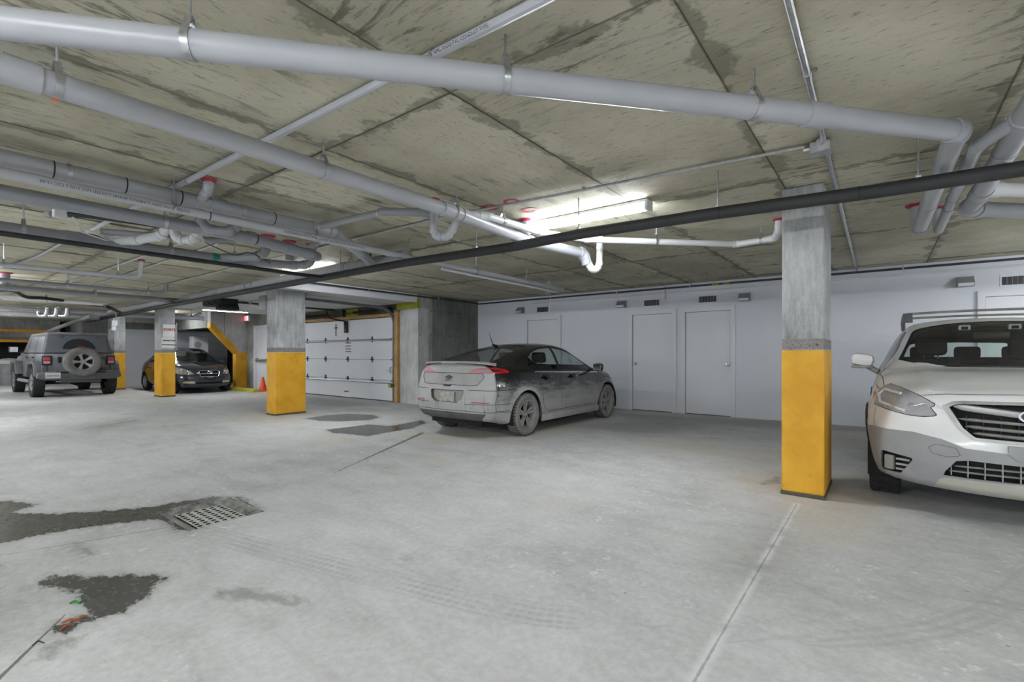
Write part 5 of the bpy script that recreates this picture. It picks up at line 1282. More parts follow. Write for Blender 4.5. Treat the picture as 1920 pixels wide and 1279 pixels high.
    for q in o_:
        bm = bmesh.new(); bm.from_mesh(q.data); n0 = len(rc)*2; bm.faces.ensure_lookup_table()
        bmesh.ops.delete(bm, geom=[f for f in bm.faces if abs(f.normal.x) > .8], context='FACES'); bm.to_mesh(q.data); bm.free()
    dif = region('rear', [(-.1,.1),(-.1,.395),(.70,.385),(.55,.24),(.45,.1)], -1.85); df = S.cut(dif); S.part('rear_diffuser', df, dustd, L, -.006, .01)
    S.lines([polyline('rear', [(.47,.548),(.76,.543)], -1.8)], 'bumper_reflector', simple('dusty_reflector', srgb(172,92,102), .45, 0, .15, 20, world=False), L, .010, .002, 'pair')
    for pl in ([(-.1,.415),(.4,.418),(.9,.40)], [(.36,.52),(.9,.52)], [(.40,.72),(.95,.72)]): gaps.append(polyline('rear', pl, -1.7))
    # door and panel gaps
    for pl in ([(-1.02,1.0),(-1.0,.8),(-.93,.62),(-.86,.40),(-.75,.325),(.86,.325),(.96,.37)], [(-.335,.33),(-.335,.97)], [(.96,.35),(.985,.7),(.90,.95)], [(-1.73,.99),(-1.70,.75),(-1.60,.64)], [(-2.0,1.1),(-1.96,.75),(-2.02,.55),(-1.99,.42),(-1.75,.42)], [(1.0,.9),(1.35,.80),(1.9,.73)]):
        gaps.append(polyline('side', pl, .6))
    gaps.append(ring_line('side', -1.60, .865, .085, .6)); gaps.append(outline('rear', [(-.1,.80),(-.1,.952),(.60,.95),(.62,.90),(.55,.81),(.45,.80)], -1.9, .012))
    S.lines([polyline('side', [(-1.08,.968),(-.3,.942),(.6,.915),(1.05,.905)], .5)], 'belt_moulding', M['chrome'], L, .009, .006, 'pair', thick=.008)
    hl = S.cut(region('side', [(1.55,.80),(1.75,.80),(2.2,.70),(2.1,.64),(1.85,.70)], .3, .01)); S.part('headlamp', hl, M['lens'], L, .002, .01, 'pair')
    gr = S.cut(region('front', [(-.1,.50),(-.1,.62),(.5,.62),(.52,.54)], 1.6)); S.part('grille', gr, M['chrome'], L, .0)
    S.lines(gaps, 'panel_gap', M['gap'], L, .0035, .001)
    S.part('body', S.F, body_m, L, angle=60)
    # inner lining so the cabin is dark
    upf = [f for f in S.F if S.V[list(f),2].min() > .55]; S.part('cabin_lining', upf, M['interior'], L, -.025)
    make('cabin_floor', MB().box(-1.9,1.1,-.74,.74,.3,.34).box(.95,1.15,-.7,.7,.34,.9), M['interior'], L)
    make('dashboard', MB().bbox((.86,0,.83), (.4,1.42,.2), bev=.06), M['interior'], L, True)
    st_ = [(.52,.36+.17*math.cos(a),.93+.16*math.sin(a)) for a in np.linspace(0,2*PI,25)[:-1]]; make('steering_wheel', MB().tube(st_, .016, 8, closed=True), M['interior'], L, True)
    for y in (-.37,.37): seat(L, .05, y, M['seat'], .60); seat(L, -.85, y, M['seat'], .56)
    make('parcel_shelf', MB().box(-1.95,-1.25,-.62,.62,.93,.95), M['interior'], L)
    # spoiler blade on the tail
    sp = MB(); n = 15
    v = []
    for k in range(n):
        y = -.70+1.40*k/(n-1); c = abs(y)/.70; xb = -2.150+.17*c**3; xf = -1.93+.05*c**2; zt = 1.132-.03*c**4
        v += [(xf,y,zt+.006),(xb,y,zt),(xb-.004,y,zt-.020),(xb+.05,y,zt-.034),(xf,y,zt-.03)]
    f = []
    for k in range(n-1):
        for j in range(5): f.append((k*5+j, k*5+(j+1)%5, (k+1)*5+(j+1)%5, (k+1)*5+j))
    f += [tuple(range(5)), tuple((n-1)*5+j for j in range(5))]
    make('spoiler', MB().add(v, f), dust, L, True, 50); make('third_brake_lamp', MB().bbox((-2.148,0,1.108), (.01,.3,.014)), dimw, L)
    # badge and plate
    bt = [(-.075,-.018),(-.025,-.018),(-.025,-.034),(.025,-.034),(.025,-.018),(.075,-.018),(.06,.018),(.025,.018),(.025,.034),(-.025,.034),(-.025,.018),(-.06,.018)]
    xr = surf_x(S, 0, .90, True)+.004
    make('bow_tie_badge', MB().prism([(a*.92,b*.8+.90) for a, b in bt], xr-.012, xr+.02, lambda a,b,t: (t,a,b)), dustd, L)
    lettering('VOLT', .05, dustd, L, Matrix.Translation((xr-.004,0,.842)) @ Matrix.Rotation(-PI/2,4,'Z') @ Matrix.Rotation(PI/2,4,'X'), .006, 'badge_lettering', bold=.002)
    pb = make('licence_plate', MB().bbox((surf_x(S,0,.615,True)+.028,0,.612), (.012,.305,.15), bev=.004), simple('dirty_plate', srgb(170,168,162), .8, 0, .25, 16, world=False), L)
    make('hatch_handle', MB().bbox((surf_x(S,0,.778,True)+.002,0,.778), (.03,.14,.022), bev=.006), M['trim_black'], L)
    # mirrors, handles, aerial, mud flap
    for s in (-1, 1):
        mm = make('door_mirror', MB().bbox((.74,s*.99,1.0), (.13,.19,.15), bev=.05), body_m, L, True); make('mirror_glass', MB().bbox((.672,s*.99,1.0), (.006,.15,.11), bev=.002), M['chrome'], mm); make('mirror_arm', MB().bbox((.74,s*.87,.955), (.08,.16,.05), bev=.015), M['trim_black'], mm)
        for x in (-.78, .06):
            hm = make('door_handle', MB().bbox((x,s*.882,.865 - .02*x), (.19,.03,.03), bev=.012), body_m, L, True); make('handle_cup', MB().lathe([(0,0),(.045,0),(.05,.004),(0,.006)], 18, Matrix.Translation((x,s*.868,.865-.02*x)) @ Matrix.Rotation(-s*PI/2,4,'X')), M['trim_black'], hm)
        make('sill_skirt', MB().bbox((0,s*.868,.235), (1.92,.05,.11), bev=.02), dust, L, True)
    make('aerial', MB().tube([(-1.02,0,1.37),(-1.13,0,1.40)], [.03,.015], 8).tube([(-1.12,0,1.40),(-1.22,0,1.60)], [.009,.003], 6), M['trim_black'], L, True)
    make('underbody', MB().box(-2.0,2.05,-.52,.52,.19,.3), M['under'], L)
    wheel_wells(L, wh, .372, .55, .88)
    for x, r in wh:
        for s in (-1, 1): wheel(L, x, s*.785, r, .2, .215, 'twin5', M['rubber_dusty'], M['tread_dark'], M['alloy_dusty'])
    return L
hatchback()

# ------------------------------------------------------------------ white crossover wagon
def wagon():
    L = thing('wagon_car', 'white crossover wagon with grey lower cladding at the right picture edge', 'car', (.785, 6.70, 0), -PI/2)
    L.scale = (.965,.965,.965)
    g = G('dusty_white_paint'); o = g.obj(); X = g.xyz(o); n = g.noise(o, 2.2, 4, .6)
    dirt = g.math('MULTIPLY', g.sstep(X[2], .95, .35), g.math('MULTIPLY_ADD', n, .4, .08))
    g.pbr(g.mix(dirt, srgb(240,241,242), srgb(196,194,188)), g.math('MULTIPLY_ADD', dirt, .4, .2), 0, .5, .4); paint = g.m
    clad = simple('grey_cladding', srgb(150,151,153), .5, 0, .08, 5, world=False); cladd = simple('dark_arch_cladding', srgb(46,46,48), .6, world=False); creme = simple('dusty_skid_plate', srgb(186,184,174), .6, 0, .08, 5, world=False)
    X0, X1 = -2.53, 2.33
    T = dict(zt=[(-2.53,1.05),(-2.42,1.3),(-2.2,1.47),(-1.9,1.55),(-1.2,1.60),(-.3,1.625),(.15,1.61),(.45,1.55),(.8,1.36),(1.1,1.18),(1.2,1.135),(1.6,1.10),(2.0,1.05),(2.2,1.01),(2.33,.965)],
             zr=[(-2.53,1.0),(-2.2,1.40),(-1.9,1.48),(-1.2,1.54),(-.3,1.565),(.15,1.55),(.45,1.49),(.8,1.31),(1.1,1.15),(1.2,1.11),(1.6,1.07),(2.0,1.0),(2.33,.89)],
             yr=[(-2.53,.6),(-2.2,.60),(-1.2,.63),(0,.64),(.45,.635),(.8,.68),(1.1,.745),(1.3,.765),(1.8,.75),(2.33,.66)],
             zbelt=[(-2.53,.98),(-2,1.08),(-1,1.06),(0,1.03),(.8,1.03),(1.1,1.055),(1.4,1.03),(1.8,.965),(2.1,.88),(2.33,.78)],
             yb=[(-2.53,.76),(-2,.83),(-1,.86),(0,.87),(.9,.865),(1.3,.865),(1.8,.86),(2.1,.83),(2.33,.76)],
             W=[(-2.53,.83),(-2,.91),(-1.37,.937),(0,.925),(1.37,.937),(1.9,.925),(2.15,.895),(2.33,.85)], zw=[(-2.53,.8),(0,.75),(2.33,.62)],
             yl=[(-2.53,.8),(-2,.9),(0,.91),(1.6,.92),(2.33,.84)], zl=[(-2.53,.45),(0,.42),(2.33,.38)], ys=[(-2.53,.7),(-2,.82),(0,.86),(1.6,.86),(2.33,.78)], zb=[(-2.53,.32),(-1.5,.25),(1.5,.23),(2.33,.245)])
    S = Shell(T, X0, X1, .02, .62, .1, .08, fr=(.3,.35,.5,.25,.42,.5), kscale=1.8, capn=46)
    S.warp(end_warp(X0, X1, .937, .5, .95, .15, 2.5, .46, 2.5, [(.2,.1),(.4,.0),(.9,.0),(1.1,.05),(1.7,.25)], [(.2,.1),(.3,.03),(.45,.0),(.6,.015),(.72,.045),(.85,.07),(.95,.10),(1.02,.18),(1.2,.2)]))
    S.normals(); S.V0 = S.V.copy()
    wh = [(-1.375,.345),(1.37,.345)]
    def flare(V):
        o_ = np.zeros(len(V))
        for x, r in wh: d = np.hypot(V[:,0]-x, V[:,2]-r); o_ += .016*np.exp(-((d-.43)/.05)**2)*(V[:,1] > .6)
        hd = (V[:,0] > 1.0)*(V[:,2] > .95); o_ += hd*.012*np.exp(-((V[:,1]-.52)/.06)**2)       # bonnet creases
        return o_
    S.displace(flare)
    for x, r in wh: S.cut(lambda V, x=x, r=r: np.maximum(np.hypot(V[:,0]-x, V[:,2]-r)-.395, .5-V[:,1]))
    gaps = []
    ws_ = S.cut(region('top', [(1.21,-.1),(1.19,.3),(1.1,.6),(1.0,.70),(.85,.665),(.62,.61),(.47,.575),(.42,.3),(.40,-.1)], .95))
    rimw, inn = S.cut(lambda V: -region('top', [(1.19,-.1),(1.16,.3),(1.08,.58),(1.0,.665),(.85,.635),(.62,.585),(.50,.55),(.46,.3),(.45,-.1)], .95)(V), ws_)
    S.part('windscreen', inn, m_glass('wiped_windscreen', (.82,.88,.86,1), dirt=(srgb(140,140,140), .06)), L, -.003); S.part('windscreen_border', rimw, M['trim_black'], L, -.003)
    fw = region('side', [(1.0,1.08),(.68,1.30),(.38,1.46),(.1,1.505),(-.12,1.515),(-.12,1.06)], .5, .01); rw_ = region('side', [(-.2,1.06),(-.2,1.515),(-.9,1.50),(-1.08,1.40),(-1.1,1.08)], .5, .01); qw = region('side', [(-1.2,1.10),(-1.17,1.47),(-1.7,1.42),(-2.0,1.30),(-1.9,1.14)], .5, .01)
    S.part('side_window', S.cut(fw), M['glass'], L, -.004, mirror='pair')
    for f in (rw_, qw): S.part('side_window', S.cut(f), M['glass_dark'], L, -.004, mirror='pair')
    S.part('rear_window', S.cut(region('rear', [(-.1,1.12),(-.1,1.42),(.5,1.40),(.62,1.15)], -1.9, .01)), M['glass'], L, -.004)
    # headlamps
    HL = [(.84,1.005),(.70,.965),(.59,.918),(.507,.864),(.545,.852),(.504,.79),(.57,.775),(.662,.777),(.80,.80),(.89,.82),(.905,.90)]
    hl = region('front', HL, 1.66, .004); hf = S.cut(hl)
    S.part('headlamp_lens', hf, m_glass('dusty_lamp_lens', (.85,.87,.9,1), dirt=(srgb(214,215,217), .42)), L, .002, mirror='pair')
    S.part('headlamp_bowl', hf, simple('headlamp_reflector', srgb(205,207,210), .4, .1, .1, 12, world=False), L, -.018, -.019, 'pair')
    for s in (-1, 1):
        xa = surf_x(S, .62, .84); hb = make('headlamp_projector', MB().bbox((xa-.035,s*.60,.835), (.03,.13,.06), Matrix.Rotation(s*.45,3,'Z'), bev=.01), M['alloy_dusty'], L, True)
        xb = surf_x(S, .8, .87); make('daytime_light', MB().tube([(surf_x(S,.70,.93)-.012,s*.70,.925),(surf_x(S,.80,.945)-.012,s*.80,.945),(surf_x(S,.85,.90)-.014,s*.845,.90),(surf_x(S,.84,.84)-.012,s*.83,.84),(surf_x(S,.68,.80)-.012,s*.68,.80)], .012, 8), M['white_paint'], L, True)
        make('turn_lamp', MB().bbox((surf_x(S,.875,.88)-.02,s*.872,.88), (.05,.02,.07), bev=.006), simple('amber_lens', srgb(196,132,96), .4, world=False), L)
    # grille
    GR = [(-.1,.918),(.40,.902),(.468,.858),(.385,.705),(.32,.637),(-.1,.630)]; GI = [(-.1,.898),(.385,.884),(.43,.856),(.36,.715),(.30,.655),(-.1,.65)]
    gf = S.cut(region('front', GR, 1.6)); gi, gfr = S.cut(region('front', GI, 1.6), gf)
    S.part('grille_frame', gfr, M['chrome_dusty'], L, .008, .03); S.part('grille_back', gi, M['gap'], L, -.05, -.055)
    def hbar(z0, z1, ya, yb_, zmid, mat, name, dx=.0, n=12, th=.02):
        """bar that follows the nose from -yb to yb, sagging by the given heights"""
        v = []; f = []
        for k in range(2*n+1):
            y = yb_*(k-n)/n; x = surf_x(S, min(abs(y),yb_*.98), zmid)+dx; t = abs(y)/yb_; za = z0+(z1-z0)*t; h = th*(1 if t < .9 else max(.15,(1-t)/.1))
            v += [(x-.03,y,za+h),(x,y,za+h*.75),(x+.006,y,za),(x,y,za-h*.75),(x-.03,y,za-h)]
        for k in range(2*n):
            for j in range(4): f.append((k*5+j, k*5+j+1, (k+1)*5+j+1, (k+1)*5+j))
        return make(name, MB().add(v, f), mat, L, True, 40)
    hbar(.82, .865, 0, .41, .83, M['chrome_dusty'], 'grille_wing', -.002, th=.026)
    for z, yb_ in ((.765,.385),(.715,.35),(.672,.31)): hbar(z, z+.012, 0, yb_, z, M['alloy_dusty'], 'grille_bar', -.012, th=.012)
    for k in range(-4, 5):
        if k: y = k*.085; make('grille_rib', MB().box(surf_x(S,abs(y),.75)-.05, surf_x(S,abs(y),.75)-.02, y-.003, y+.003, .66, .80), M['trim_black'], L)
    xe = surf_x(S, 0, .82)
    make('emblem_ring', MB().prism(ellipse(.092,.05,36), xe-.02, xe+.012, lambda a,b,t: (t,a,b+.822)), M['chrome'], L, True, 40)
    em = make('emblem_field', MB().prism(ellipse(.078,.039,36), xe+.008, xe+.0135, lambda a,b,t: (t,a,b+.822)), simple('emblem_blue', srgb(52,60,84), .3, .2, world=False), L)
    for sy, sz, q in ((-.04,.008,.014),(-.012,-.012,.008),(.012,-.008,.008),(.018,.012,.008),(.038,-.008,.008),(.046,.01,.008)):
        star = [((q if k % 2 == 0 else q*.42)*math.cos(PI/2+k*PI/4), (q if k % 2 == 0 else q*.42)*math.sin(PI/2+k*PI/4)) for k in range(8)]
        make('emblem_star', MB().prism(star, xe+.013, xe+.0155, lambda a,b,t: (t,a-sy,b+.822+sz)), M['chrome'], em)
    # lower bumper
    lg = S.cut(region('front', [(-.1,.492),(.337,.495),(.40,.480),(.475,.365),(-.1,.382)], 1.5)); S.part('lower_grille_back', lg, M['gap'], L, -.04, -.045)
    for z, ya in ((.455,.41),(.415,.44)): hbar(z, z-.012, 0, ya, z, clad, 'lower_grille_bar', -.008, th=.006)
    for k in range(-5, 6): y = k*.085; make('lower_grille_rib', MB().box(surf_x(S,abs(y),.43)-.03, surf_x(S,abs(y),.43)-.004, y-.003, y+.003, .375, .492), clad, L)
    sk = S.cut(region('front', [(-.1,.374),(.478,.352),(.535,.2),(-.1,.2)], 1.2)); S.part('skid_plate', sk, creme, L, .004, .02)
    cl_f = [(.965,.58),(.93,.615),(.905,.63),(.854,.640),(.626,.648),(.473,.622),(.354,.576),(.138,.568),(-.1,.567),(-.1,.1),(.965,.1)]
    fg = S.cut(region('front', [(.812,.456),(.645,.440),(.709,.325),(.808,.316)], 1.1, .012)); S.part('fog_recess', fg, M['trim_black'], L, -.05, -.052, 'pair')
    clf = S.cut(region('front', cl_f, 1.62)); S.part('bumper_cladding', clf, clad, L, .006, .012)
    for s in (-1, 1):
        x = surf_x(S, .76, .385); make('fog_lamp', MB().bbox((x-.02,s*.772,.386), (.03,.075,.115), Matrix.Rotation(s*.7,3,'Z'), bev=.012), simple('fog_cover', srgb(132,131,126), .5, world=False), L, True)
        for z in (.425,.385,.345): make('fog_slat', MB().bbox((surf_x(S,.69,z)-.02,s*.69,z), (.02,.09,.014), Matrix.Rotation(s*.45,3,'Z')), clad, L)
    S.lines([outline('front', [(.38,.52),(.40,.565),(.50,.578),(.54,.55),(.52,.515),(.44,.505)], 1.6, .004)], 'tow_cover_gap', M['gap'], L, .0012, .008, 'pair', faces=clf)
    bk = MB().prism([(-.145,.622),(.145,.622),(.145,.575),(.10,.525),(-.10,.525),(-.145,.575)], surf_x(S,0,.57)-.03, surf_x(S,0,.57)+.012, lambda a,b,t: (t,a,b))
    br = make('plate_bracket', bk, clad, L); make('oval_emboss', MB().prism(ellipse(.062,.026), surf_x(S,0,.57)+.01, surf_x(S,0,.57)+.016, lambda a,b,t: (t,a,b+.578)), clad, br, True, 40)
    # arch mouldings, sill, tail lamps
    for x, r in wh:
        a_ = S.cut(lambda V, x=x, r=r: np.maximum(np.maximum(np.hypot(V[:,0]-x, V[:,2]-r)-.45, .6-V[:,1]), V[:,0]-(x+.28 if x > 0 else 9)))
        S.part('arch_moulding', a_, cladd, L, .010, .02, 'pair')
    S.part('sill_cladding', S.cut(region('side', [(-1.0,.1),(-1.0,.40),(1.0,.38),(1.0,.1)], .6)), cladd, L, .008, .015, 'pair')
    S.part('tail_lamp', S.cut(region('rear', [(.55,.95),(.55,1.05),(1.0,1.08),(1.0,.92)], -2.1)), M['red_lens'], L, .004, .01, 'pair')
    for pl in ([(1.02,1.06),(.98,.8),(1.0,.4)], [(-.16,1.05),(-.16,.4)], [(-1.12,1.08),(-1.0,.8),(-.95,.4)], [(1.06,1.12),(1.5,.985),(1.9,.88)], [(1.72,.80),(1.75,.70),(1.83,.62)]): gaps.append(polyline('side', pl, .6))
    gaps.append(polyline('front', [(-.05,.962),(.1,.961),(.448,.945),(.59,.922)], 1.6)); gaps.append(outline('front', HL, 1.66, .006)); gaps.append(polyline('top', [(1.72,.80),(1.2,.845),(1.02,.80)], .9))
    S.lines(gaps, 'panel_gap', M['gap'], L, .003, .001)
    S.part('body', S.F, paint, L, angle=60)
    upf = [f for f in S.F if S.V[list(f),2].min() > 1.0 and S.V[list(f),0].max() < 1.0]; S.part('cabin_lining', upf, M['interior'], L, -.03)
    # cabin
    make('dashboard', MB().bbox((.98,0,1.0), (.5,1.5,.18), bev=.06), M['interior'], L, True); make('cabin_floor', MB().box(-2.3,1.1,-.78,.78,.42,.46).box(1.0,1.1,-.75,.75,.46,1.0), M['interior'], L)
    sw = [(.55,.38+.18*math.cos(a),1.02+.17*math.sin(a)) for a in np.linspace(0,2*PI,25)[:-1]]; make('steering_wheel', MB().tube(sw, .017, 8, closed=True), M['interior'], L, True)
    for y in (-.38,.38): seat(L, .0, y, M['seat'], .74)
    make('rear_bench', MB().bbox((-1.0,0,.90), (.2,1.36,.62), Matrix.Rotation(-.3,3,'Y'), bev=.06), M['seat'], L, True)
    for y in (-.42,0,.42): make('rear_headrest', MB().bbox((-1.14,y,1.26), (.09,.24,.15), bev=.035), M['seat'], L, True)
    make('rear_view_mirror', MB().bbox((.52,0,1.42), (.05,.26,.075), bev=.02), M['trim_black'], L, True)
    for s in (-1,1):
        cm = make('driver_camera', MB().bbox((.40,s*.175,1.505), (.06,.09,.05), bev=.012), M['plate'], L, True); make('camera_eye', MB().bbox((.43,s*.175,1.50), (.012,.05,.03), bev=.004), M['gap'], cm)
    make('camera_bridge', MB().bbox((.36,0,1.52), (.06,.30,.03), bev=.01), M['interior'], L)
    # wipers, mirrors, rails
    wz = lambda y: pchip(T['zt'],[1.16])[0]-.02-.08*y*y
    for y0, y1 in ((.62,.02),(-.05,-.62)): make('wiper', MB().tube([(1.17-.12*y0*y0,y0,wz(y0)+.02),(1.15,(y0+y1)/2,wz((y0+y1)/2)+.028),(1.19-.16*y1*y1,y1,wz(y1)+.012)], .009, 6), M['trim_black'], L)
    make('cowl', MB().tube([(1.21-.26*abs(y)**2.2,y,1.138-.10*y*y) for y in np.linspace(-.72,.72,17)], .014, 6), M['trim_black'], L, True)
    for s in (-1, 1):
        mr = make('door_mirror', MB().bbox((.72,s*.985,1.185), (.16,.20,.135), Matrix.Rotation(s*.15,3,'X'), bev=.055), paint, L, True); make('mirror_base', MB().bbox((.73,s*.985,1.115), (.12,.19,.035), bev=.014), M['alloy_dusty'], mr, True); make('mirror_arm', MB().tube([(.74,s*.93,1.11),(.78,s*.85,1.06)], .028, 8), M['alloy_dusty'], mr, True)
        rl = make('roof_rail', MB().tube([(.22,s*.60,1.60),(.12,s*.605,1.665),(-.6,s*.61,1.69),(-1.5,s*.60,1.66),(-1.75,s*.59,1.58)], .026, 10), M['alloy_dusty'], L, True)
        make('rail_foot', MB().prism([(.30,1.575),(.24,1.68),(.0,1.69),(-.1,1.60)], s*.565, s*.64, lambda a,b,t: (a,t,b)), simple('rail_foot_grey', srgb(96,97,100), .5, world=False), rl)
    for x in (-.05, -.95): make('cross_bar', MB().tube([(x,y,1.69+.012*(1-(y/.6)**2)) for y in np.linspace(-.6,.6,9)], .013, 8), M['alloy_dusty'], L, True)
    make('underbody', MB().box(-2.3,2.0,-.55,.55,.26,.4), M['under'], L)
    wheel_wells(L, wh, .395, .5, .92)
    for x, r in wh:
        for s in (-1, 1): wheel(L, x, s*.80, r, .225, .225, 'five', M['rubber'], M['rubber'], M['alloy_dusty'])
    return L
wagon()

# ------------------------------------------------------------------ dark blue-grey small sedan under the stair
def sedan():
    L = thing('sedan_car', 'dark blue-grey small sedan parked behind the column with the sign', 'car', (-18.37, 6.14, 0), 0)
    L.scale = (.965,.965,.965)
    paint = simple('dark_blue_grey_paint', srgb(62,66,80), .22, .35, .06, 3, coat=.6, world=False)
    X0, X1 = -2.05, 2.05
    T = dict(zt=[(-2.05,.95),(-1.95,1.02),(-1.7,1.10),(-1.35,1.28),(-.9,1.42),(-.3,1.47),(.1,1.455),(.4,1.38),(.8,1.16),(1.05,1.02),(1.15,.98),(1.5,.92),(1.8,.84),(2.05,.72)],
             zr=[(-2.05,.92),(-1.7,1.06),(-1.35,1.22),(-.9,1.36),(-.3,1.41),(.1,1.395),(.4,1.32),(.8,1.11),(1.05,.985),(1.15,.95),(1.5,.89),(1.8,.80),(2.05,.66)],
             yr=[(-2.05,.55),(-1.5,.53),(-.9,.53),(0,.54),(.4,.545),(.8,.59),(1.1,.64),(1.5,.64),(2.05,.52)], zbelt=[(-2.05,.88),(-1.4,.98),(-.6,.95),(.3,.92),(1.0,.90),(1.4,.85),(1.8,.76),(2.05,.62)],
             yb=[(-2.05,.68),(-1.4,.75),(0,.77),(1.0,.76),(1.6,.74),(2.05,.62)], W=[(-2.05,.74),(-1.3,.845),(0,.84),(1.3,.847),(1.8,.81),(2.05,.72)], zw=[(-2.05,.66),(0,.6),(2.05,.5)],
             yl=[(-2.05,.72),(-1.3,.82),(1.4,.82),(2.05,.7)], zl=[(-2.05,.38),(0,.32),(2.05,.32)], ys=[(-2.05,.62),(-1.3,.76),(1.4,.76),(2.05,.62)], zb=[(-2.05,.26),(0,.18),(2.05,.19)])
    S = Shell(T, X0, X1, .03, .55, .1, .1, fr=(.3,.4,.5,.3,.42,.5), kscale=1.2, capn=30)
    S.warp(end_warp(X0, X1, .847, .5, .8, .16, 2.4, .36, 2.3, [(.2,.1),(.4,0),(.8,.02),(1.2,.1)], [(.15,.1),(.3,.01),(.5,.0),(.62,.03),(.75,.1),(1.0,.14)])); S.normals(); S.V0 = S.V.copy()
    wh = [(-1.25,.30),(1.25,.30)]
    for x, r in wh: S.cut(lambda V, x=x, r=r: np.maximum(np.hypot(V[:,0]-x, V[:,2]-r)-.345, .48-V[:,1]))
    S.part('windscreen', S.cut(region('top', [(1.12,-.1),(1.08,.4),(.98,.57),(.7,.535),(.38,.47),(.33,.25),(.32,-.1)], .9)), M['glass'], L, -.003)
    S.part('rear_window', S.cut(region('top', [(-.85,-.1),(-.87,.42),(-1.5,.48),(-1.55,-.1)], .9)), M['glass'], L, -.003)
    for f in ([(.80,.955),(.42,1.22),(.08,1.335),(-.18,1.36),(-.18,.96)], [(-.26,.965),(-.26,1.36),(-.7,1.34),(-1.0,1.24),(-1.2,1.08),(-1.15,1.0)]): S.part('side_window', S.cut(region('side', f, .4, .01)), M['glass'], L, -.004, mirror='pair')
    HL = [(.41,.62),(.50,.72),(.62,.79),(.76,.84),(.86,.83),(.86,.70),(.72,.615),(.55,.595)]
    hf = S.cut(region('front', HL, 1.3, .006)); S.part('headlamp_lens', hf, M['lens'], L, .002, mirror='pair'); S.part('headlamp_bowl', hf, simple('headlamp_chrome', srgb(205,200,186), .3, .4, .25, 22, world=False), L, -.03, -.031, 'pair')
    for s in (-1,1):
        for y, z in ((.54,.665),(.66,.70)): make('headlamp_bulb', MB().lathe([(.045,0),(.042,.012),(.03,.004),(0,.0)], 16, Matrix.Translation((surf_x(S,y,z)-.028,s*y,z)) @ Matrix.Rotation(PI/2,4,'Y')), M['chrome'], L, True)
        make('turn_lamp', MB().bbox((surf_x(S,.78,.78)-.022,s*.765,.775), (.03,.07,.06), Matrix.Rotation(s*.6,3,'Z'), bev=.012), simple('orange_lens', srgb(225,96,66), .3, world=False), L, True)
    GR = [(-.1,.535),(-.1,.715),(.25,.715),(.30,.66),(.25,.535)]
    gf = S.cut(region('front', GR, 1.4)); S.part('grille_back', gf, M['gap'], L, -.03, -.031)
    xg = lambda y, z: surf_x(S, y, z)
    for z, ya in ((.535,.25),(.62,.28)): make('grille_bar', MB().tube([(xg(abs(y),z)+.002,y,z) for y in np.linspace(-ya,ya,13)], .014, 8), M['chrome'], L, True)
    make('grille_surround', MB().tube([(xg(abs(y),z)+.002,y,z) for y, z in ((.25,.535),(.30,.66),(.25,.72),(.1,.725),(-.1,.725),(-.25,.72),(-.30,.66),(-.25,.535))], .010, 8), M['chrome'], L, True)
    em = make('emblem_ring', MB().tube([(xg(0,.665)+.022,.072*math.cos(a),.665+.038*math.sin(a)) for a in np.linspace(0,2*PI,25)[:-1]], .008, 6, closed=True), M['chrome'], L, True)
    for pts in ([(-.034,-.024),(-.014,.026)], [(.014,-.026),(.034,.024)], [(-.026,-.004),(.0,.008),(.026,.004)]): make('emblem_stroke', MB().tube([(xg(0,.665)+.022,a,.665+b) for a, b in pts], .007, 6), M['chrome'], em)
    S.part('lower_intake', S.cut(region('front', [(-.1,.30),(-.1,.365),(.37,.36),(.37,.31)], 1.4)), M['gap'], L, -.02, -.021)
    S.part('fog_lamp', S.cut(region('front', [(.40,.325),(.40,.385),(.66,.39),(.68,.34)], 1.2, .005)), simple('fog_lens', srgb(206,196,170), .3, .2, .2, 20, world=False), L, -.004, -.005, 'pair')
    make('plate_mount', MB().bbox((surf_x(S,0,.47)+.006,0,.47), (.02,.34,.11), bev=.004), M['trim_black'], L); make('plate_clip', MB().bbox((surf_x(S,0,.5)+.016,0,.51), (.01,.17,.014)), M['chrome'], L)
    gaps = [polyline('side', [(.95,.93),(.98,.6),(.90,.3),(-.2,.28)], .5), polyline('side', [(-.22,.95),(-.22,.28)], .5), polyline('side', [(-1.15,1.0),(-1.0,.7),(-.9,.45)], .5), polyline('front', [(-.05,.75),(.3,.745),(.42,.70)], 1.4), polyline('front', [(.0,.50),(.4,.51),(.8,.55)], 1.3), outline('front', HL, 1.3, .008)]
    S.lines(gaps, 'panel_gap', M['gap'], L, .004, .001)
    S.part('tail_lamp', S.cut(region('rear', [(.45,.75),(.45,.9),(1,.92),(1,.72)], -1.7)), M['red_lens'], L, .003, .01, 'pair')
    S.part('body', S.F, paint, L, angle=60)
    upf = [f for f in S.F if S.V[list(f),2].min() > .9 and S.V[list(f),0].max() < .95]; S.part('cabin_lining', upf, M['interior'], L, -.025)
    make('dashboard', MB().bbox((.82,0,.86), (.42,1.36,.16), bev=.05), M['interior'], L, True); make('cabin_floor', MB().box(-1.7,1.0,-.7,.7,.28,.32).box(.9,1.0,-.68,.68,.3,.85), M['interior'], L)
    make('steering_wheel', MB().tube([(.50,.34+.17*math.cos(a),.93+.16*math.sin(a)) for a in np.linspace(0,2*PI,25)[:-1]], .016, 8, closed=True), M['interior'], L, True)
    for y in (-.34,.34): seat(L, .0, y, M['seat'], .6)
    make('rear_bench', MB().bbox((-.95,0,.72), (.18,1.2,.56), Matrix.Rotation(-.3,3,'Y'), bev=.05), M['seat'], L, True); make('rear_view_mirror', MB().bbox((.42,0,1.29), (.04,.24,.07), bev=.02), M['trim_black'], L, True)
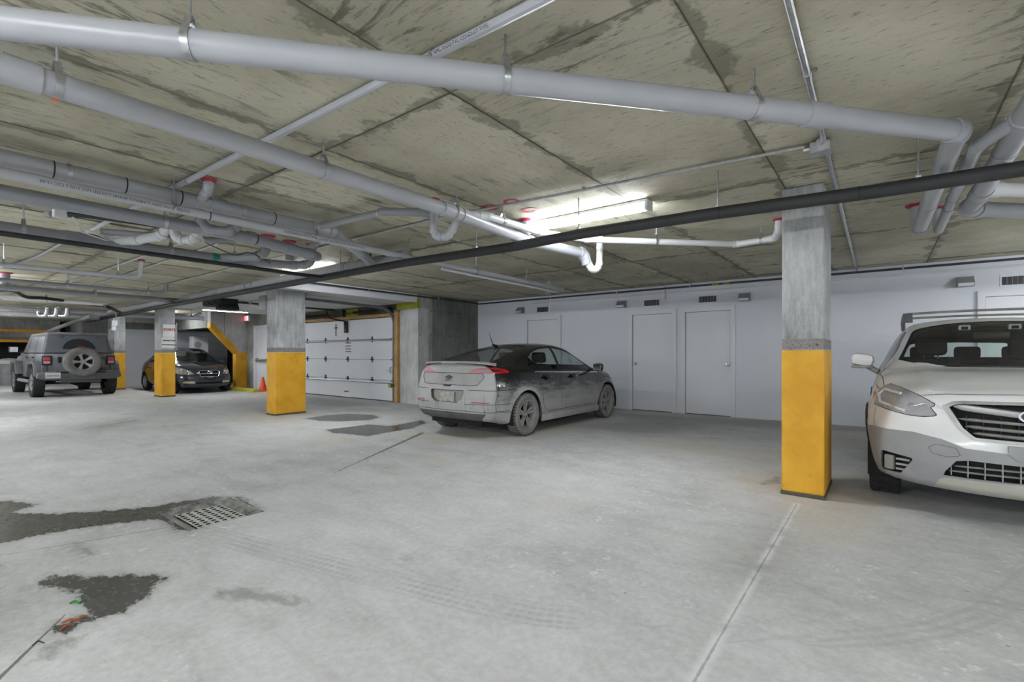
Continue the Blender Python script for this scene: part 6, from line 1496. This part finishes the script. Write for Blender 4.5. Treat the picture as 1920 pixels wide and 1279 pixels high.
    for s in (-1,1):
        mr = make('door_mirror', MB().bbox((.66,s*.90,.985), (.13,.18,.12), bev=.045), paint, L, True); make('mirror_arm', MB().bbox((.68,s*.79,.95), (.07,.12,.04), bev=.012), M['trim_black'], mr)
        for x in (-.85,.0): make('door_handle', MB().bbox((x,s*.845,.79), (.17,.03,.03), bev=.01), M['trim_black'], L, True)
    for y0, y1 in ((.5,-.02),(-.05,-.55)): make('wiper', MB().tube([(1.10-.1*y0*y0,y0,1.02),(1.07-.12*y1*y1,y1,1.035)], .008, 6), M['trim_black'], L)
    make('underbody', MB().box(-1.8,1.8,-.48,.48,.2,.3), M['under'], L)
    wheel_wells(L, wh, .345, .48, .82)
    for x, r in wh:
        for s in (-1, 1): wheel(L, x, s*.735, r, .18, .185, 'seven', M['rubber'], M['rubber'], M['alloy'], lugs=0)
sedan()

# ------------------------------------------------------------------ grey off-road vehicle with a spare wheel on the tailgate
def bevelled(mb, w, seg=2):
    bm = bmesh.new(); vs_ = [bm.verts.new(p) for p in mb.v]
    for f in mb.f:
        try: bm.faces.new([vs_[i] for i in f])
        except ValueError: pass
    bmesh.ops.recalc_face_normals(bm, faces=bm.faces)
    ed = [e for e in bm.edges if len(e.link_faces) == 2 and e.calc_face_angle(0) > .35]
    bmesh.ops.bevel(bm, geom=ed, offset=w, segments=seg, affect='EDGES', profile=.5, clamp_overlap=True)
    bm.verts.index_update(); out = MB(); out.v = [tuple(v.co) for v in bm.verts]; out.f = [tuple(v.index for v in f.verts) for f in bm.faces]; bm.free(); return out
def offroader():
    L = thing('off_road_vehicle', 'dusty grey off-road vehicle with a spare wheel on its tailgate', 'car', (-20.25, 3.43, 0), PI)
    L.scale = (.985,.985,.985)
    paint = simple('dusty_grey_paint', srgb(122,125,131), .5, .1, .1, 4, coat=.15, world=False); plast = simple('dusty_black_plastic', srgb(94,96,100), .7, 0, .12, 6, world=False); dgl = simple('dusty_dark_glass', srgb(104,108,116), .35, 0, .06, 3, world=False)
    top_m = simple('dusty_hardtop', srgb(90,92,97), .6, 0, .1, 5, world=False); dk = simple('clean_dark_glass', srgb(52,55,60), .15, 0, .05, 3, world=False)
    sx = lambda a, b, t: (a, t, b)
    # tub with wheel openings
    def arc(cx, r, a0, a1, n=10): return [(cx+r*math.cos(a), .42+r*math.sin(a)) for a in np.linspace(a0, a1, n)]
    prof = [(-2.12,.60),(-2.14,1.23),(.98,1.23),(1.12,1.21),(1.9,1.14),(2.02,1.08),(2.05,.62)] + arc(1.5,.52,.3,PI-.3) + [(.95,.52),(-.95,.52)] + arc(-1.5,.52,.3,PI-.3)
    make('tub', bevelled(MB().prism(prof, -.78, .78, sx), .025), paint, L, True, 40)
    # hardtop shell
    zb, zt = 1.235, 1.835
    def frus(x0b, x1b, x0t, x1t, wb, wt, za, zc_): return MB().add([(x0b,-wb,za),(x1b,-wb,za),(x1b,wb,za),(x0b,wb,za),(x0t,-wt,zc_),(x1t,-wt,zc_),(x1t,wt,zc_),(x0t,wt,zc_)], [(0,3,2,1),(4,5,6,7),(0,1,5,4),(1,2,6,5),(2,3,7,6),(3,0,4,7)])
    make('hardtop', bevelled(frus(-2.14,.98,-2.02,.42,.775,.665,zb,zt-.03), .04, 3), top_m, L, True, 40)
    make('roof_panel', bevelled(frus(-2.045,.44,-1.98,.36,.675,.645,zt-.06,zt+.012), .02), paint, L, True, 40)
    # windows: side (both), rear
    def wall_pt(x, z, s, off=.004):
        t = (z-zb)/(zt-.03-zb); return (x, s*(.775+(.665-.775)*t+off), z)
    for s in (-1,1):
        for poly in ([(.80,1.27),(.42,1.70),(.02,1.72),(.02,1.27)], [(-.06,1.27),(-.06,1.72),(-.95,1.72),(-.95,1.27)], [(-1.05,1.27),(-1.05,1.72),(-1.92,1.71),(-2.0,1.27)]):
            v = [wall_pt(a,b,s) for a, b in poly] + [wall_pt(a,b,s,-.01) for a, b in poly]; n = len(poly)
            make('side_window', MB().add(v, [tuple(range(n)), tuple(range(2*n-1,n-1,-1))] + [(i,(i+1)%n,n+(i+1)%n,n+i) for i in range(n)]), dgl, L)
    def rear_pt(y, z, off): t = (z-zb)/(zt-.03-zb); return (-2.14+.12*t-off, y, z)
    def rear_panel(name, poly, mat, o0, o1, par=L):
        n = len(poly); v = [rear_pt(a,b,o1) for a, b in poly] + [rear_pt(a,b,o0) for a, b in poly]
        return make(name, MB().add(v, [tuple(range(n)), tuple(range(2*n-1,n-1,-1))] + [(i,(i+1)%n,n+(i+1)%n,n+i) for i in range(n)]), mat, par)
    rwd = rear_panel('rear_window', [(-.64,1.275),(.64,1.275),(.60,1.745),(-.60,1.745)], dgl, -.01, .012)
    arcp = [(-.36*math.cos(a), 1.36+.30*math.sin(a)) for a in np.linspace(0,PI,18)]
    rear_panel('wiped_arc', arcp, dk, .01, .015, rwd)
    for y in (-.41,.41): rear_panel('glass_hinge', [(y-.045,1.68),(y+.045,1.68),(y+.045,1.79),(y-.045,1.79)], plast, .0, .03)
    make('brake_lamp', MB().bbox((-2.30,0,1.44), (.05,.15,.03), bev=.006), M['red_lens'], L); make('lamp_stalk', MB().bbox((-2.24,0,1.36), (.04,.05,.14)), M['trim_black'], L)
    # tailgate
    tg = make('tailgate', MB().bbox((-2.145,0,.93), (.03,1.14,.58), bev=.02), paint, L, True)
    make('tailgate_handle', MB().bbox((-2.18,-.0+.44,1.06), (.05,.06,.17), bev=.012), M['trim_black'], tg)
    for z in (.80,1.10): make('tailgate_hinge', MB().bbox((-2.17,-.56,z), (.05,.26,.07), bev=.012), plast, tg); 
    for z in (.80,1.10): make('hinge_pin', MB().tube([(-2.19,-.66,z-.05),(-2.19,-.66,z+.05)], .022, 10), plast, tg)
    make('spare_carrier', MB().bbox((-2.21,0,.98), (.12,.30,.30), bev=.02), M['trim_black'], L)
    # spare wheel lies against the tailgate, its face to the rear
    sp = bpy.data.objects.new('spare_holder', None)
    bpy.data.objects.remove(sp)
    MXS = Matrix.Translation((-2.36, -.02, 1.0)) @ Matrix.Rotation(-PI/2, 4, 'Y')
    offroad_wheel(L, MXS, .415, .24, .235, 'spare_wheel', simple('dusty_spare_tyre', srgb(126,126,125), .85, 0, .12, 9, world=False), M['alloy'])
    # lamps
    for s in (-1,1):
        h = make('tail_lamp_housing', MB().bbox((-2.16,s*.70,1.04), (.10,.20,.27), bev=.02), M['trim_black'], L, True); make('red_lens', MB().bbox((-2.215,s*.70,1.085), (.015,.14,.10), bev=.006), simple('dusty_tail_lens', srgb(180,70,84), .4, 0, .1, 8, world=False), h); make('reverse_lens', MB().bbox((-2.215,s*.70,.985), (.015,.14,.07), bev=.006), simple('dusty_reverse_lens', srgb(206,150,156), .4, 0, .1, 8, world=False), h)
    # bumper
    bp_ = [(-.90,.70),(-.92,.55),(-.74,.49),(.74,.49),(.92,.55),(.90,.70),(.62,.745),(-.62,.745)]
    make('rear_bumper', bevelled(MB().prism(bp_, -2.16, -2.36, lambda a,b,t: (t,a,b)), .025), plast, L, True, 40); make('bumper_pad', MB().bbox((-2.365,0,.70), (.02,1.1,.05), bev=.008), M['trim_black'], L)
    make('tow_bar', MB().bbox((-2.20,-.02,.46), (.10,.9,.11), bev=.02), plast, L); make('tow_hook', MB().tube([(-2.25,.52,.47),(-2.34,.52,.45),(-2.34,.44,.45),(-2.25,.44,.47)], .014, 6), M['galv'], L)
    pl = make('licence_plate', MB().bbox((-2.372,.60,.625), (.012,.31,.16), bev=.004), M['plate'], L)
    lettering('Z64 XUL', .073, simple('plate_ink', srgb(70,76,96), .6, world=False), pl, Matrix.Translation((-2.380,.60,.615)) @ Matrix.Rotation(-PI/2,4,'Z') @ Matrix.Rotation(PI/2,4,'X'), .001, 'plate_number', bold=.001)
    # fender flares
    for x in (-1.5, 1.5):
        for s in (-1,1):
            o_ = [(x-.62,.60),(x-.50,.93),(x-.36,1.02),(x+.36,1.02),(x+.52,.93),(x+.66,.56)]; i_ = [(x+.58,.56),(x+.44,.85),(x+.32,.93),(x-.32,.93),(x-.43,.85),(x-.54,.60)]
            make('fender_flare', bevelled(MB().prism(o_+i_, s*.77, s*.945, sx), .018), plast if x < 0 else paint, L, True, 40)
    for s in (-1,1):
        make('side_step', MB().tube([(-.9,s*.86,.42),(.92,s*.86,.42)], .05, 10), M['plastic_grey'], L, True)
        mr = make('door_mirror', MB().bbox((.78,s*1.0,1.36), (.11,.22,.19), bev=.03), M['trim_black'], L, True); make('mirror_glass', MB().bbox((.722,s*1.0,1.36), (.006,.18,.15)), M['chrome'], mr); make('mirror_arm', MB().bbox((.80,s*.85,1.28), (.06,.14,.05), bev=.01), M['trim_black'], mr)
        gp = MB()
        for x in (.93,-.02,-1.0): gp.box(x-.004,x+.004,s*.777,s*.783,.56,1.23)
        gp.box(-1.0,.93,s*.777,s*.783,.556,.563); make('door_gap', gp, M['gap'], L)
        for x in (.12,-.86): make('door_handle', MB().bbox((x,s*.80,1.12), (.15,.04,.04), bev=.01), M['trim_black'], L)
        make('body_side_cap', MB().bbox((-2.13,s*.74,.80), (.06,.12,.40), bev=.02), plast, L)
    make('chassis', MB().box(-2.1,1.9,-.5,.5,.42,.6), M['under'], L); make('rear_axle', MB().tube([(-1.5,-.75,.41),(-1.5,.75,.41)], .06, 10).lathe([(0,-.12),(.14,-.06),(.16,0),(.14,.06),(0,.12)], 16, Matrix.Translation((-1.5,-.05,.40))), M['under'], L, True); make('front_axle', MB().tube([(1.5,-.75,.41),(1.5,.75,.41)], .05, 10), M['under'], L, True)
    make('muffler', MB().tube([(-1.95,-.35,.50),(-1.95,.35,.50)], .10, 14), M['steel_dark'], L, True)
    make('windscreen', MB().add([(1.0,-.66,1.24),(1.0,.66,1.24),(.47,.60,1.76),(.47,-.60,1.76),(.98,-.66,1.24),(.98,.66,1.24),(.45,.60,1.76),(.45,-.60,1.76)], [(0,1,2,3),(7,6,5,4),(0,4,5,1),(1,5,6,2),(2,6,7,3),(3,7,4,0)]), dk, L)
    gr = MB()
    for k in range(7): gr.bbox((2.06,(k-3)*.12,.93), (.02,.06,.24), bev=.008)
    make('grille_slots', gr, M['gap'], L)
    for s in (-1,1): make('headlamp', MB().lathe([(.09,0),(.085,.03),(0,.04)], 20, Matrix.Translation((2.05,s*.58,.95)) @ Matrix.Rotation(PI/2,4,'Y')), M['lens'], L, True)
    make('front_bumper', MB().bbox((2.2,0,.62), (.2,1.7,.18), bev=.03), plast, L, True)
    for x in (-1.5,1.5):
        for s in (-1,1):
            MXW = Matrix.Translation((x, s*.80, .41)) @ Matrix.Rotation(-PI/2*s, 4, 'X'); offroad_wheel(L, MXW, .41, .25, .235, 'wheel', M['rubber'], M['alloy_dusty'])
def offroad_wheel(parent, MX, r, w, rim_r, name, m_t, m_r):
    h = w/2
    prof = [(rim_r,-h*.8),(rim_r+.02,-h*.95),(r*.84,-h*1.0),(r*.94,-h*.95),(r*.98,-h*.8),(r*.985,-h*.3),(r*.985,h*.3),(r*.98,h*.8),(r*.94,h*.95),(r*.84,h*1.0),(rim_r+.02,h*.95),(rim_r,h*.8)]
    ty = make(name, MB().lathe(prof, 48, MX), m_t, parent, True, 60); tb = MB(); lugs = 40
    for k in range(lugs):
        a = 2*PI*k/lugs; da = 2*PI/lugs*.32
        for h0, h1, sh in ((-.96,-.55,0),(-.45,-.05,.5),(.05,.45,0),(.55,.96,.5)):
            v = []
            for aa in (a-da+sh*2*PI/lugs, a+da+sh*2*PI/lugs):
                for rr, hh in ((r*.96,h0),(r*1.0,h0*.97),(r*1.0,h1*.97),(r*.96,h1)): v.append(MX @ Vector((rr*math.cos(aa), rr*math.sin(aa), hh*h)))
            tb.add(v, [(0,1,2,3),(4,7,6,5),(0,4,5,1),(1,5,6,2),(2,6,7,3)])
    make('tread', tb, m_t, ty)['kind'] = 'stuff'
    zf = h*.72
    make('rim', MB().lathe([(rim_r*1.02,h*.86),(rim_r,h*.94),(rim_r*.95,h*.92),(rim_r*.9,h*.6),(rim_r*.86,-h*.5),(0,-h*.5)], 40, MX), m_r, ty, True, 50)
    make('rim_back', MB().lathe([(rim_r*.885,h*.3),(0,h*.3)], 32, MX), M['gap'], ty, recalc=False)
    sp = MB()
    for k in range(5):
        a = 2*PI*k/5 + PI/2; c, s_ = math.cos(a), math.sin(a); v = []
        for rr, ww, zz in ((rim_r*.18,.028,zf-.012),(rim_r*.6,.036,zf),(rim_r*.95,.062,zf+.012)):
            for e, dz in ((-1,-.03),(-.8,0),(.8,0),(1,-.03)): v.append(MX @ Vector((rr*c-e*ww*s_, rr*s_+e*ww*c, zz+dz)))
        sp.add(v, [(i*4+j, i*4+j+1, i*4+j+5, i*4+j+4) for i in range(2) for j in range(3)])
    make('spokes', sp, m_r, ty, True, 40)['kind'] = 'stuff'
    make('hub_cap', MB().lathe([(rim_r*.3,zf-.03),(rim_r*.3,zf-.008),(rim_r*.17,zf-.004),(rim_r*.15,zf+.012),(0,zf+.014)], 24, MX), m_r, ty, True, 40)
    nb = MB()
    for k in range(5):
        a = 2*PI*k/5; nb.lathe([(.011,zf-.01),(.011,zf+.008),(0,zf+.008)], 6, MX @ Matrix.Translation((rim_r*.235*math.cos(a), rim_r*.235*math.sin(a), 0)))
    make('wheel_nuts', nb, M['trim_black'], ty)['kind'] = 'stuff'; return ty
offroader()
